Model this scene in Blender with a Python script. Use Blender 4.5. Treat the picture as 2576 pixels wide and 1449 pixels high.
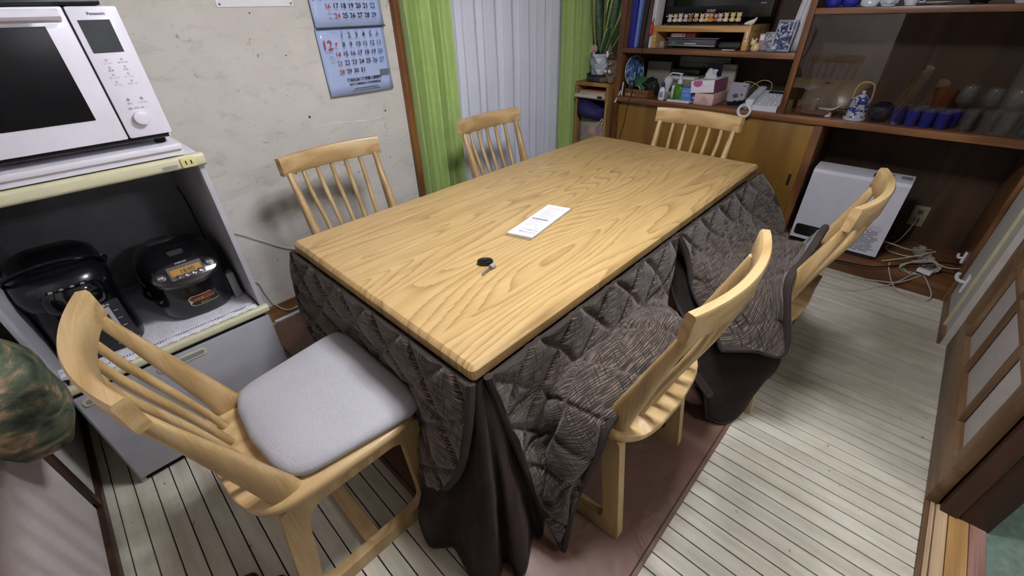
import bpy, bmesh, math, random
from mathutils import Vector, Matrix, noise
random.seed(7)
for o in list(bpy.data.objects): bpy.data.objects.remove(o)
SC = bpy.context.scene
COL = SC.collection
V = Vector
PI = math.pi

# ------------------------------------------------------------------ camera
yaw, pitch, roll = math.radians(44.4817), math.radians(33.5456), math.radians(-1.7961)
f_ = V((math.cos(yaw)*math.cos(pitch), math.sin(yaw)*math.cos(pitch), -math.sin(pitch)))
r0 = V((math.sin(yaw), -math.cos(yaw), 0)); u0 = r0.cross(f_)
r_ = math.cos(roll)*r0 + math.sin(roll)*u0
u_ = -math.sin(roll)*r0 + math.cos(roll)*u0
cam = bpy.data.cameras.new('camera'); cam.sensor_width = 36; cam.sensor_fit = 'HORIZONTAL'
cam.lens = 36*1055.16/2576; cam.clip_start = 0.02
co = bpy.data.objects.new('camera', cam); COL.objects.link(co)
co.matrix_world = Matrix(((r_.x, u_.x, -f_.x, -0.39445), (r_.y, u_.y, -f_.y, -0.51298), (r_.z, u_.z, -f_.z, 1.3289), (0, 0, 0, 1)))
SC.camera = co

# ------------------------------------------------------------------ world, exposure
w = bpy.data.worlds.new('world'); SC.world = w; w.use_nodes = True
w.node_tree.nodes['Background'].inputs[0].default_value = (0.02, 0.025, 0.04, 1)   # night outside
w.node_tree.nodes['Background'].inputs[1].default_value = 0.3
SC.view_settings.view_transform = 'Standard'; SC.view_settings.look = 'None'
SC.view_settings.gamma = 1.0; SC.view_settings.use_curve_mapping = False
SC.view_settings.exposure = 1.17
LAMP_POS = (0.46, -0.02, 1.96)
LAMP_STRENGTH = 62.0
NEXT_ROOM_W = 55.0

# ------------------------------------------------------------------ helpers
def lin(c):
    if isinstance(c, str): c = tuple(int(c[i:i+2], 16)/255 for i in (0, 2, 4))
    return tuple((x/12.92 if x <= .04045 else ((x+.055)/1.055)**2.4) for x in c[:3]) + (1.0,)
MATS = {}
def nd(nt, t, **kw):
    n = nt.nodes.new(t)
    for k, v in kw.items():
        if k in n.inputs: n.inputs[k].default_value = v
        else: setattr(n, k, v)
    return n
def base(name):
    m = bpy.data.materials.new(name); m.use_nodes = True; nt = m.node_tree; b = nt.nodes['Principled BSDF']
    return m, nt, b
def ramp(nt, fac, stops):
    r = nt.nodes.new('ShaderNodeValToRGB'); e = r.color_ramp.elements
    while len(e) < len(stops): e.new(.5)
    for i, (p, c) in enumerate(stops):
        e[i].position = p; e[i].color = c if len(c) == 4 else lin(c)
    nt.links.new(fac, r.inputs[0]); return r
def M(name, col, rough=.5, metal=0., var=.08, scale=18., bump=0., bscale=120., spec=.5, sheen=0., coat=0., trans=0., alpha=1., emit=None, es=0.):
    """plain procedural material: colour with soft noise variation and optional fine relief"""
    if name in MATS: return MATS[name]
    m, nt, b = base(name); L = nt.links
    b.inputs['Roughness'].default_value = rough; b.inputs['Metallic'].default_value = metal
    b.inputs['Specular IOR Level'].default_value = spec
    if sheen: b.inputs['Sheen Weight'].default_value = sheen; b.inputs['Sheen Roughness'].default_value = .4
    if coat: b.inputs['Coat Weight'].default_value = coat; b.inputs['Coat Roughness'].default_value = .08
    if trans: b.inputs['Transmission Weight'].default_value = trans
    c = lin(col)
    tc = nd(nt, 'ShaderNodeTexCoord')
    if var:
        n = nd(nt, 'ShaderNodeTexNoise', Scale=scale, Detail=4.); L.new(tc.outputs['Object'], n.inputs['Vector'])
        lo = tuple(x*(1-var) for x in c[:3])+(1,); hi = tuple(min(1, x*(1+var)) for x in c[:3])+(1,)
        r = ramp(nt, n.outputs['Fac'], [(.3, lo), (.7, hi)]); L.new(r.outputs[0], b.inputs['Base Color'])
    else: b.inputs['Base Color'].default_value = c
    if bump:
        n2 = nd(nt, 'ShaderNodeTexNoise', Scale=bscale, Detail=3.); L.new(tc.outputs['Object'], n2.inputs['Vector'])
        bp = nd(nt, 'ShaderNodeBump', Strength=bump, Distance=.004); L.new(n2.outputs['Fac'], bp.inputs['Height']); L.new(bp.outputs[0], b.inputs['Normal'])
    if emit: b.inputs['Emission Color'].default_value = lin(emit); b.inputs['Emission Strength'].default_value = es
    MATS[name] = m; return m
def wood(name, c1, c2, c3, axis='X', rough=.42, ring=26., fine=.5, low=(.9, 7.), coat=0., bump=.15):
    """wood grain running along axis in object space"""
    if name in MATS: return MATS[name]
    m, nt, b = base(name); L = nt.links
    tc = nd(nt, 'ShaderNodeTexCoord')
    def mp(along, across):
        s = [across]*3; s['XYZ'.index(axis)] = along
        n = nd(nt, 'ShaderNodeMapping'); n.inputs['Scale'].default_value = s; L.new(tc.outputs['Object'], n.inputs['Vector']); return n
    m1 = mp(*low); n1 = nd(nt, 'ShaderNodeTexNoise', Scale=1., Detail=1.5, Roughness=.45, Distortion=.25); L.new(m1.outputs[0], n1.inputs['Vector'])
    mu = nd(nt, 'ShaderNodeMath', operation='MULTIPLY'); mu.inputs[1].default_value = ring*2*PI; L.new(n1.outputs['Fac'], mu.inputs[0])
    sn = nd(nt, 'ShaderNodeMath', operation='SINE'); L.new(mu.outputs[0], sn.inputs[0])
    m2 = mp(5., 260.); n2 = nd(nt, 'ShaderNodeTexNoise', Scale=1., Detail=2.); L.new(m2.outputs[0], n2.inputs['Vector'])
    m3 = mp(.7, 5.); n3 = nd(nt, 'ShaderNodeTexNoise', Scale=1., Detail=2.); L.new(m3.outputs[0], n3.inputs['Vector'])
    a = nd(nt, 'ShaderNodeMath', operation='MULTIPLY_ADD'); a.inputs[1].default_value = .17; a.inputs[2].default_value = .0; L.new(sn.outputs[0], a.inputs[0])
    a2 = nd(nt, 'ShaderNodeMath', operation='MULTIPLY_ADD'); a2.inputs[1].default_value = fine; L.new(n2.outputs['Fac'], a2.inputs[0]); L.new(a.outputs[0], a2.inputs[2])
    a3 = nd(nt, 'ShaderNodeMath', operation='MULTIPLY_ADD'); a3.inputs[1].default_value = .55; L.new(n3.outputs['Fac'], a3.inputs[0]); L.new(a2.outputs[0], a3.inputs[2])
    r = ramp(nt, a3.outputs[0], [(.22, c1), (.52, c2), (.82, c3)])
    L.new(r.outputs[0], b.inputs['Base Color']); b.inputs['Roughness'].default_value = rough
    if coat: b.inputs['Coat Weight'].default_value = coat; b.inputs['Coat Roughness'].default_value = .25
    bp = nd(nt, 'ShaderNodeBump', Strength=bump, Distance=.002); L.new(a3.outputs[0], bp.inputs['Height']); L.new(bp.outputs[0], b.inputs['Normal'])
    MATS[name] = m; return m
def glassy(name, col, tint=1., rough=.02, gloss=1.0, ior=1.45):
    """thin clear glass: light passes straight through, the surface mirrors by its Fresnel term"""
    if name in MATS: return MATS[name]
    m, nt, b = base(name); L = nt.links; nt.nodes.remove(b); out = nt.nodes['Material Output']
    t = nd(nt, 'ShaderNodeBsdfTransparent'); t.inputs[0].default_value = lin(col)
    g = nd(nt, 'ShaderNodeBsdfGlossy'); g.inputs['Roughness'].default_value = rough; g.inputs[0].default_value = (gloss, gloss, gloss, 1)
    fr = nd(nt, 'ShaderNodeFresnel'); gg = nd(nt, 'ShaderNodeNewGeometry'); ii = nd(nt, 'ShaderNodeMix'); ii.inputs[2].default_value = ior; ii.inputs[3].default_value = 1/ior
    L.new(gg.outputs['Backfacing'], ii.inputs[0]); L.new(ii.outputs[0], fr.inputs[0])   # same mirror strength from either face of the pane
    mx = nd(nt, 'ShaderNodeMixShader'); L.new(fr.outputs[0], mx.inputs[0]); L.new(t.outputs[0], mx.inputs[1]); L.new(g.outputs[0], mx.inputs[2])
    if tint < 1:
        d = nd(nt, 'ShaderNodeBsdfDiffuse'); d.inputs[0].default_value = lin(col)
        m2 = nd(nt, 'ShaderNodeMixShader'); m2.inputs[0].default_value = 1-tint
        L.new(mx.outputs[0], m2.inputs[1]); L.new(d.outputs[0], m2.inputs[2]); L.new(m2.outputs[0], out.inputs[0])
    else: L.new(mx.outputs[0], out.inputs[0])
    MATS[name] = m; return m

def NB(): return bmesh.new()
def world_of(o):
    m = Matrix.Identity(4)
    while o is not None: m = o.matrix_basis @ m; o = o.parent
    return m
def obj(name, bm, mat, parent=None, local=True, smooth=True, ang=38.):
    """link one mesh object; local=False: vertices are given in room coordinates"""
    if isinstance(bm, bmesh.types.BMesh):
        bmesh.ops.recalc_face_normals(bm, faces=bm.faces)
        me = bpy.data.meshes.new(name); bm.to_mesh(me); bm.free()
    else: me = bm
    for mm in (mat if isinstance(mat, (list, tuple)) else [mat]): me.materials.append(mm)
    if parent is not None and not local: me.transform(world_of(parent).inverted())
    if smooth and len(me.polygons):
        me.polygons.foreach_set('use_smooth', [True]*len(me.polygons)); me.set_sharp_from_angle(angle=math.radians(ang))
    o = bpy.data.objects.new(name, me); COL.objects.link(o)
    if parent is not None: o.parent = parent
    return o
def objs(name, bm, mat, parent=None, **kw):
    """one object for each separate piece of the mesh"""
    bm.verts.ensure_lookup_table(); seen = set(); out = []
    for v0 in bm.verts:
        if v0 in seen: continue
        st_ = [v0]; seen.add(v0); isl = []
        while st_:
            v = st_.pop(); isl.append(v)
            for e in v.link_edges:
                w_ = e.other_vert(v)
                if w_ not in seen: seen.add(w_); st_.append(w_)
        nb = bmesh.new(); mp_ = {v: nb.verts.new(v.co) for v in isl}
        for f in {f for v in isl for f in v.link_faces}:
            nf = nb.faces.new([mp_[v] for v in f.verts]); nf.material_index = f.material_index
        out.append(obj(name, nb, mat, parent, **kw))
    bm.free(); return out
def thing(name, label, cat, loc=(0, 0, 0), rz=0., group=None):
    o = bpy.data.objects.new(name, None); COL.objects.link(o); o.empty_display_size = .05
    o.location = loc; o.rotation_euler = (0, 0, rz); o['label'] = label; o['category'] = cat
    if group: o['group'] = group
    return o
def tag(o, label, cat, group=None):
    o['label'] = label; o['category'] = cat
    if group: o['group'] = group
    return o
def struct(name, bm, mat, parent=None, **kw):
    o = obj(name, bm, mat, parent, **kw)
    if parent is None: o['kind'] = 'structure'
    return o
def dup(root, loc, rz, label, group=None):
    r = root.copy(); COL.objects.link(r); r.location = loc; r.rotation_euler = (0, 0, rz); r['label'] = label
    if group: r['group'] = group
    for ch in list(root.children):
        c = ch.copy(); COL.objects.link(c); c.parent = r
        for g in ch.children:
            d = g.copy(); COL.objects.link(d); d.parent = c
    return r

def bx(bm, x0, x1, y0, y1, z0, z1, bev=0., seg=2, mtx=None, mi=0):
    vs = [bm.verts.new((x, y, z)) for x in (x0, x1) for y in (y0, y1) for z in (z0, z1)]
    fs = [bm.faces.new([vs[i] for i in q]) for q in ((0, 1, 3, 2), (4, 6, 7, 5), (0, 4, 5, 1), (2, 3, 7, 6), (0, 2, 6, 4), (1, 5, 7, 3))]
    for f in fs: f.material_index = mi
    geo = vs
    if bev:
        es = list({e for f in fs for e in f.edges})
        r = bmesh.ops.bevel(bm, geom=es, offset=bev, segments=seg, profile=.6, affect='EDGES')
        geo = list({v for f in r['faces'] for v in f.verts} | {v for v in vs if v.is_valid})
        for f in r['faces']: f.material_index = mi
    if mtx is not None: bmesh.ops.transform(bm, matrix=mtx, verts=[v for v in geo if v.is_valid])
    return geo
def ring(bm, pts): return [bm.verts.new(p) for p in pts]
def skin(bm, rings, close=True, caps=True, mi=0):
    for a, b in zip(rings[:-1], rings[1:]):
        n = len(a)
        for i in range(n if close else n-1):
            j = (i+1) % n
            f = bm.faces.new((a[i], a[j], b[j], b[i])); f.material_index = mi
    if caps and close:
        for r, fl in ((rings[0], True), (rings[-1], False)):
            f = bm.faces.new(r[::-1] if fl else r); f.material_index = mi
def lathe(bm, prof, n=24, c=(0, 0, 0), mi=0, caps=True, mtx=None):
    c = V(c); rs = []
    for r, z in prof:
        rs.append(ring(bm, [V((r*math.cos(2*PI*i/n), r*math.sin(2*PI*i/n), z))+c for i in range(n)]))
    if mtx is not None:
        for r in rs:
            for v in r: v.co = mtx @ v.co
    skin(bm, rs, True, caps, mi)
def frames(pts):
    pts = [V(p) for p in pts]; T = []
    for i in range(len(pts)):
        a = pts[max(0, i-1)]; b = pts[min(len(pts)-1, i+1)]; T.append((b-a).normalized())
    up = V((0, 0, 1)) if abs(T[0].z) < .9 else V((1, 0, 0))
    N = [(up - T[0]*up.dot(T[0])).normalized()]
    for i in range(1, len(pts)):
        n = N[-1] - T[i]*N[-1].dot(T[i]); N.append(n.normalized())
    return pts, T, N
def tube(bm, pts, r, n=8, mi=0, caps=True, sx=1., sy=1.):
    pts, T, N = frames(pts); rs = []
    for i, p in enumerate(pts):
        rr = r[i] if isinstance(r, (list, tuple)) else r
        b = T[i].cross(N[i])
        rs.append(ring(bm, [p + (N[i]*math.cos(2*PI*k/n)*sx + b*math.sin(2*PI*k/n)*sy)*rr for k in range(n)]))
    skin(bm, rs, True, caps, mi)
def spline(pts, m=8):
    """Catmull-Rom through points"""
    P = [V(p) for p in pts]; out = []
    for i in range(len(P)-1):
        a = P[i-1] if i else P[0]*2-P[1]; b = P[i]; c = P[i+1]; d = P[i+2] if i+2 < len(P) else P[-1]*2-P[-2]
        for k in range(m):
            t = k/m; out.append(.5*((2*b)+(c-a)*t+(2*a-5*b+4*c-d)*t*t+(3*b-a-3*c+d)*t**3))
    out.append(P[-1]); return out
def prism(bm, poly, fn, a, b, mi=0):
    """polygon in 2-D extruded between a and b; fn(u,v,w) gives the 3-D point"""
    A = ring(bm, [fn(u, v, a) for u, v in poly]); B = ring(bm, [fn(u, v, b) for u, v in poly])
    skin(bm, [A, B], True, True, mi)
def rrect(x0, x1, y0, y1, r, n=4):
    out = []
    for cx, cy, a0 in ((x1-r, y1-r, 0), (x0+r, y1-r, PI/2), (x0+r, y0+r, PI), (x1-r, y0+r, 1.5*PI)):
        for k in range(n+1):
            a = a0+PI/2*k/n; out.append((cx+r*math.cos(a), cy+r*math.sin(a)))
    return out
def text(bm, body, size, o, ux, uy, mi=0, align='CENTER', bold=0.):
    """flat lettering: origin o, reading direction ux, up direction uy"""
    c = bpy.data.curves.new('t', 'FONT'); c.body = body; c.size = size; c.align_x = align; c.resolution_u = 2; c.offset = bold
    ob = bpy.data.objects.new('t', c); me = ob.to_mesh(); ux = V(ux); uy = V(uy); o = V(o)
    vs = [bm.verts.new(o+ux*v.co.x+uy*v.co.y) for v in me.vertices]
    for p in me.polygons:
        try: f = bm.faces.new([vs[i] for i in p.vertices]); f.material_index = mi
        except ValueError: pass
    ob.to_mesh_clear(); bpy.data.objects.remove(ob); bpy.data.curves.remove(c)
def quad(bm, a, b, c, d, mi=0):
    f = bm.faces.new([bm.verts.new(V(p)) for p in (a, b, c, d)]); f.material_index = mi
def X_(u, v, w): return V((w, u, v))      # polygon in y-z, extruded along x
def Y_(u, v, w): return V((u, w, v))      # polygon in x-z, extruded along y
def Z_(u, v, w): return V((u, v, w))

# ------------------------------------------------------------------ materials of the room
def plaster_mat():
    m, nt, b = base('plaster'); L = nt.links; tc = nd(nt, 'ShaderNodeTexCoord')
    n1 = nd(nt, 'ShaderNodeTexNoise', Scale=2.2, Detail=6., Roughness=.6); L.new(tc.outputs['Object'], n1.inputs['Vector'])
    mp = nd(nt, 'ShaderNodeMapping'); mp.inputs['Rotation'].default_value = (0, .6, 0); mp.inputs['Scale'].default_value = (9, 9, 22); L.new(tc.outputs['Object'], mp.inputs['Vector'])
    n2 = nd(nt, 'ShaderNodeTexNoise', Scale=1., Detail=6., Roughness=.65, Distortion=.6); L.new(mp.outputs[0], n2.inputs['Vector'])
    n3 = nd(nt, 'ShaderNodeTexNoise', Scale=26., Detail=3., Distortion=1.); L.new(tc.outputs['Object'], n3.inputs['Vector'])
    r1 = ramp(nt, n1.outputs['Fac'], [(.35, 'c8c4bd'), (.65, 'd8d4cd')])
    r2 = ramp(nt, n2.outputs['Fac'], [(.30, (.5, .49, .48, 1)), (.46, (1, 1, 1, 1))])
    r3 = ramp(nt, n3.outputs['Fac'], [(.26, (.45, .44, .43, 1)), (.33, (1, 1, 1, 1))])
    x = nd(nt, 'ShaderNodeMixRGB', blend_type='MULTIPLY'); x.inputs[0].default_value = .35; L.new(r1.outputs[0], x.inputs[1]); L.new(r2.outputs[0], x.inputs[2])
    y = nd(nt, 'ShaderNodeMixRGB', blend_type='MULTIPLY'); y.inputs[0].default_value = .8; L.new(x.outputs[0], y.inputs[1]); L.new(r3.outputs[0], y.inputs[2])
    L.new(y.outputs[0], b.inputs['Base Color']); b.inputs['Roughness'].default_value = .85
    bp = nd(nt, 'ShaderNodeBump', Strength=.35, Distance=.006); L.new(n2.outputs['Fac'], bp.inputs['Height']); L.new(bp.outputs[0], b.inputs['Normal'])
    return m
def plank_mat():
    m, nt, b = base('painted_floorboard'); L = nt.links; tc = nd(nt, 'ShaderNodeTexCoord')
    mp = nd(nt, 'ShaderNodeMapping'); mp.inputs['Scale'].default_value = (30, 3, 30)
    geo = nd(nt, 'ShaderNodeNewGeometry'); oi = nd(nt, 'ShaderNodeObjectInfo'); L.new(geo.outputs['Position'], mp.inputs['Vector'])
    n1 = nd(nt, 'ShaderNodeTexNoise', Scale=1., Detail=5., Roughness=.6); L.new(mp.outputs[0], n1.inputs['Vector'])
    n2 = nd(nt, 'ShaderNodeTexNoise', Scale=5., Detail=5., Roughness=.7); L.new(geo.outputs['Position'], n2.inputs['Vector'])
    n3 = nd(nt, 'ShaderNodeTexNoise', Scale=34., Detail=2.); L.new(geo.outputs['Position'], n3.inputs['Vector'])
    r1 = ramp(nt, n1.outputs['Fac'], [(.3, 'b6b19f'), (.6, 'cfcbbb')])
    r2 = ramp(nt, n2.outputs['Fac'], [(.3, (.7, .68, .63, 1)), (.55, (1, 1, 1, 1))])
    r3 = ramp(nt, n3.outputs['Fac'], [(.24, (.35, .33, .3, 1)), (.28, (1, 1, 1, 1))])
    x = nd(nt, 'ShaderNodeMixRGB', blend_type='MULTIPLY'); x.inputs[0].default_value = .5; L.new(r1.outputs[0], x.inputs[1]); L.new(r2.outputs[0], x.inputs[2])
    y = nd(nt, 'ShaderNodeMixRGB', blend_type='MULTIPLY'); y.inputs[0].default_value = .9; L.new(x.outputs[0], y.inputs[1]); L.new(r3.outputs[0], y.inputs[2])
    z = nd(nt, 'ShaderNodeHueSaturation'); L.new(y.outputs[0], z.inputs['Color'])
    ma = nd(nt, 'ShaderNodeMath', operation='MULTIPLY_ADD'); ma.inputs[1].default_value = .14; ma.inputs[2].default_value = .93; L.new(oi.outputs['Random'], ma.inputs[0]); L.new(ma.outputs[0], z.inputs['Value'])
    L.new(z.outputs[0], b.inputs['Base Color']); b.inputs['Roughness'].default_value = .38
    bp = nd(nt, 'ShaderNodeBump', Strength=.15, Distance=.003); L.new(n1.outputs['Fac'], bp.inputs['Height']); L.new(bp.outputs[0], b.inputs['Normal'])
    return m
PLASTER = plaster_mat(); PLANK = plank_mat()
def table_mat():
    """oak veneer: strips across y, each with its own cathedral figure"""
    m, nt, b = base('oak_tabletop'); L = nt.links; tc = nd(nt, 'ShaderNodeTexCoord')
    sp = nd(nt, 'ShaderNodeSeparateXYZ'); L.new(tc.outputs['Object'], sp.inputs[0])
    def ma(op, a, bv=None, c=None):
        n = nd(nt, 'ShaderNodeMath', operation=op)
        for i, q in enumerate((a, bv, c)):
            if q is None: continue
            if isinstance(q, (int, float)): n.inputs[i].default_value = q
            else: L.new(q, n.inputs[i])
        return n.outputs[0]
    strip = ma('FLOOR', ma('DIVIDE', ma('ADD', sp.outputs[1], .31), .227))
    off = ma('MULTIPLY', strip, 7.31)
    cx = nd(nt, 'ShaderNodeCombineXYZ'); L.new(ma('ADD', ma('MULTIPLY', sp.outputs[0], .62), off), cx.inputs[0]); L.new(ma('MULTIPLY', sp.outputs[1], 5.), cx.inputs[1])
    n1 = nd(nt, 'ShaderNodeTexNoise', Scale=1., Detail=1., Roughness=.4, Distortion=.15); L.new(cx.outputs[0], n1.inputs['Vector'])
    c2 = nd(nt, 'ShaderNodeCombineXYZ'); L.new(ma('MULTIPLY', sp.outputs[0], 7.), c2.inputs[0]); L.new(ma('MULTIPLY', sp.outputs[1], 210.), c2.inputs[1])
    n2 = nd(nt, 'ShaderNodeTexNoise', Scale=1., Detail=2.); L.new(c2.outputs[0], n2.inputs['Vector'])
    c3 = nd(nt, 'ShaderNodeCombineXYZ'); L.new(ma('MULTIPLY', sp.outputs[0], 2.), c3.inputs[0]); L.new(ma('ADD', ma('MULTIPLY', sp.outputs[1], 25.), off), c3.inputs[1])
    n3 = nd(nt, 'ShaderNodeTexNoise', Scale=1., Detail=3.); L.new(c3.outputs[0], n3.inputs['Vector'])
    saw = ma('FRACT', ma('MULTIPLY_ADD', n2.outputs['Fac'], .25, ma('MULTIPLY', n1.outputs['Fac'], 30.)))
    line = ma('POWER', saw, 3.5)
    t = ma('MULTIPLY_ADD', line, -.46, ma('MULTIPLY_ADD', n2.outputs['Fac'], .75, ma('MULTIPLY_ADD', n3.outputs['Fac'], .45, .05)))
    r = ramp(nt, t, [(.12, '8a6d42'), (.42, 'a98a58'), (.66, 'b99c69'), (.95, 'c6ad7f')])
    L.new(r.outputs[0], b.inputs['Base Color']); b.inputs['Roughness'].default_value = .42
    b.inputs['Coat Weight'].default_value = .25; b.inputs['Coat Roughness'].default_value = .35
    bp = nd(nt, 'ShaderNodeBump', Strength=.12, Distance=.0015); L.new(t, bp.inputs['Height']); L.new(bp.outputs[0], b.inputs['Normal'])
    return m
OAK_TOP = table_mat()
OAK = wood('oak_chair', '9c8050', 'b59768', 'c4aa7c', 'X', .42, ring=9, low=(1.2, 9.), coat=.15)
OAKZ = wood('oak_chair_upright', '9c8050', 'b59768', 'c4aa7c', 'Z', .42, ring=5, low=(1.2, 9.), coat=.15)
OAKY = wood('oak_chair_deep', '9c8050', 'b59768', 'c4aa7c', 'Y', .42, ring=7, low=(1.2, 9.), coat=.15)
CAB = wood('cabinet_wood', '4f3019', '70482a', '8a5e38', 'Y', .38, ring=5, coat=.2)
CABZ = wood('cabinet_wood_upright', '4f3019', '70482a', '8a5e38', 'Z', .38, ring=5, coat=.2)
CABDARK = wood('cabinet_back_panel', '2b1c0f', '3d2916', '4c341d', 'Z', .55, ring=3, coat=.0)
OCHRE = wood('ochre_door_veneer', '6b4a18', '835f22', '95702c', 'Z', .42, ring=2, fine=.5, coat=.1)
TRIMW = wood('wall_trim_wood', '5a3416', '74471f', '8a5a2b', 'Z', .45, ring=5)
TRIMY = wood('baseboard_wood', '5a3e20', '74532c', '8a683c', 'X', .5, ring=5)
DOORW = wood('shoji_frame_wood', '553d28', '6d5237', '806549', 'Z', .5, ring=4)
DOORX = wood('shoji_rail_wood', '553d28', '6d5237', '806549', 'X', .5, ring=4)
DARKW = wood('dark_door_wood', '2a170e', '3d2417', '4d2f20', 'Z', .45, ring=4)
SILL = wood('sill_wood', '9c8468', 'b89e7e', 'cdb596', 'X', .28, ring=4, coat=.3)
WHITEPL = M('white_plastic', 'd9d8e0', .35, var=.03)
WHITEGL = M('white_enamel', 'd8d7e2', .28, var=.03, coat=.2)
BLACKPL = M('black_plastic', '0d0d10', .3, var=.1)
BLACKGL = M('black_gloss', '07080c', .08, var=0., coat=.5)
DARKGAP = M('dark_gap', '060606', .8, var=0.)
GREYPL = M('grey_plastic', '8c8c90', .45, var=.05)
CHROME = M('chrome', 'd0d0d4', .15, metal=1., var=0.)
PAPER = M('white_paper', 'e6e6ea', .7, var=.03)
INK = M('black_ink', '1d1d26', .7, var=0.)
INKG = M('grey_ink', '6c6c76', .7, var=0.)
CREAM = M('cream_plastic', 'c6c4a4', .4, var=.05)
STANDG = M('grey_painted_steel', 'a6a7ae', .42, var=.05)

# ------------------------------------------------------------------ the room
XN, XB, YW, YR, ZC = -0.80, 2.87, 1.62, -0.905, 2.42
PITCH = 0.0505
bm = NB(); bx(bm, XN-.1, XB+.1, YR-.03, YW+.1, -.06, -.012); floor = struct('floor', bm, DARKGAP, smooth=False)
bm = NB(); bx(bm, -PITCH/2+.0017, PITCH/2-.0017, YR-.025, YW, -.014, 0, bev=.0012, seg=1)
me = bpy.data.meshes.new('floor_board'); bm.to_mesh(me); bm.free(); me.materials.append(PLANK)
x = .775 - PITCH*32
while x < XB:
    if x > XN-.02:
        o = bpy.data.objects.new('floor_board', me); COL.objects.link(o); o.parent = floor; o.location = (x, 0, 0)
    x += PITCH
# left wall: plaster, full-height window behind the curtains
WX0, WX1, WZ1 = 1.03, 2.70, 2.0
bm = NB(); bx(bm, XN-.1, WX0-.03, YW, YW+.1, 0, ZC); bx(bm, WX1, XB+.1, YW, YW+.1, 0, ZC); bx(bm, WX0-.03, WX1, YW, YW+.1, WZ1, ZC)
struct('wall_left', bm, PLASTER, smooth=False)
bm = NB(); bx(bm, XB, XB+.1, YR-.1, YW+.1, 0, ZC); struct('wall_back', bm, PLASTER, smooth=False)
bm = NB(); bx(bm, 1.99, XB, YR-.13, YR, 0, ZC); bx(bm, XN, 1.99, YR-.13, YR, 1.82, ZC); bx(bm, XN-.1, .10, YR-.13, YR, 0, 1.82)
struct('wall_right', bm, M('white_wallpaper', 'b9b4ac', .8, var=.06, scale=30, bump=.2), smooth=False)
bm = NB(); bx(bm, XN-.1, XN, 1.0, YW+.1, 0, ZC); bx(bm, XN-.1, XN, YR-.1, 1.0, 1.85, ZC)
struct('wall_near', bm, PLASTER, smooth=False)
bm = NB(); bx(bm, XN-.1, XB+.1, YR-.1, YW+.1, ZC, ZC+.05); struct('ceiling', bm, wood('ceiling_boards', 'b5ab9a', 'c6bdae', 'd2cabd', 'Y', .6, ring=4), smooth=False)
wl_ = bpy.data.objects['wall_left']
bm = NB(); n = 14; A = []
for i in range(n+1):
    t = i/n; A.append((bm.verts.new((.44+.44*t, YW-.0006, .885-.012*t+.006*math.sin(t*7))), bm.verts.new((.44+.44*t, YW-.0006, .885-.012*t+.006*math.sin(t*7)+.007*math.sin(PI*t)*(.6+.4*math.sin(t*23))))))
for i in range(n): bm.faces.new((A[i][0], A[i+1][0], A[i+1][1], A[i][1]))
obj('plaster_scratch', bm, M('fresh_plaster', 'e6e4df', .9), wl_, smooth=False)
for (x_, z_, r_) in ((.457, .934, .006), (.86, .90, .005), (.335, 1.345, .003), (.43, 1.19, .003), (.32, .70, .004)):
    bm = NB(); lathe(bm, [(r_, 0), (r_*.5, .0012)], 9, mtx=Matrix.Translation((x_, YW, z_)) @ Matrix.Rotation(PI/2, 4, 'X')); obj('nail_mark', bm, M('nail_dark', '3a3733', .8), wl_)
# trims and baseboards
bm = NB(); bx(bm, .985, 1.028, YW-.035, YW+.002, 0, WZ1+.04, bev=.003); struct('trim_1', bm, TRIMW)
bm = NB(); bx(bm, XN, .985, YW-.014, YW, 0, .085, bev=.003); struct('baseboard_left', bm, TRIMY)
bm = NB(); bx(bm, XN, XN+.010, .975, 1.003, 0, 1.85, bev=.002); struct('trim_2', bm, DARKW)
bm = NB(); bx(bm, XN-.02, XN+.012, .02, YW, 0, .035, bev=.002); struct('baseboard_near', bm, DARKW)
bm = NB(); bx(bm, 1.99, 2.43, YR-.001, YR+.012, 0, .05, bev=.002); struct('baseboard_right', bm, DOORX)
# sliding door of pale paper beside the camera
d = bpy.data.objects.new('door_2', None); COL.objects.link(d); d.location = (XN-.02, .5, 0); d['kind'] = 'structure'
FUS = M('pale_door_paper', 'e6dada', .75, var=.04, scale=60, bump=.1)
bm = NB(); bx(bm, XN-.035, XN-.005, .05, .975, .035, 1.85); obj('door_panel', bm, FUS, d, local=False, smooth=False)
bm = NB(); bx(bm, XN-.04, XN, .02, .05, .035, 1.85, bev=.003); obj('stile', bm, DARKW, d, local=False)
d4 = bpy.data.objects.new('added_dark_door', None); COL.objects.link(d4); d4.location = (XN-.05, -.45, 0); d4['kind'] = 'structure'  # unseen dark door, added to dim what the case glass mirrors
bm = NB(); bx(bm, XN-.075, XN-.045, YR-.1, .06, .0, 1.85); obj('door_panel', bm, DARKW, d4, local=False, smooth=False)
bm = NB(); bx(bm, XN-.045, XN-.035, -.02, .04, .0, 1.85, bev=.003); obj('stile', bm, DARKW, d4, local=False)
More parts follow.
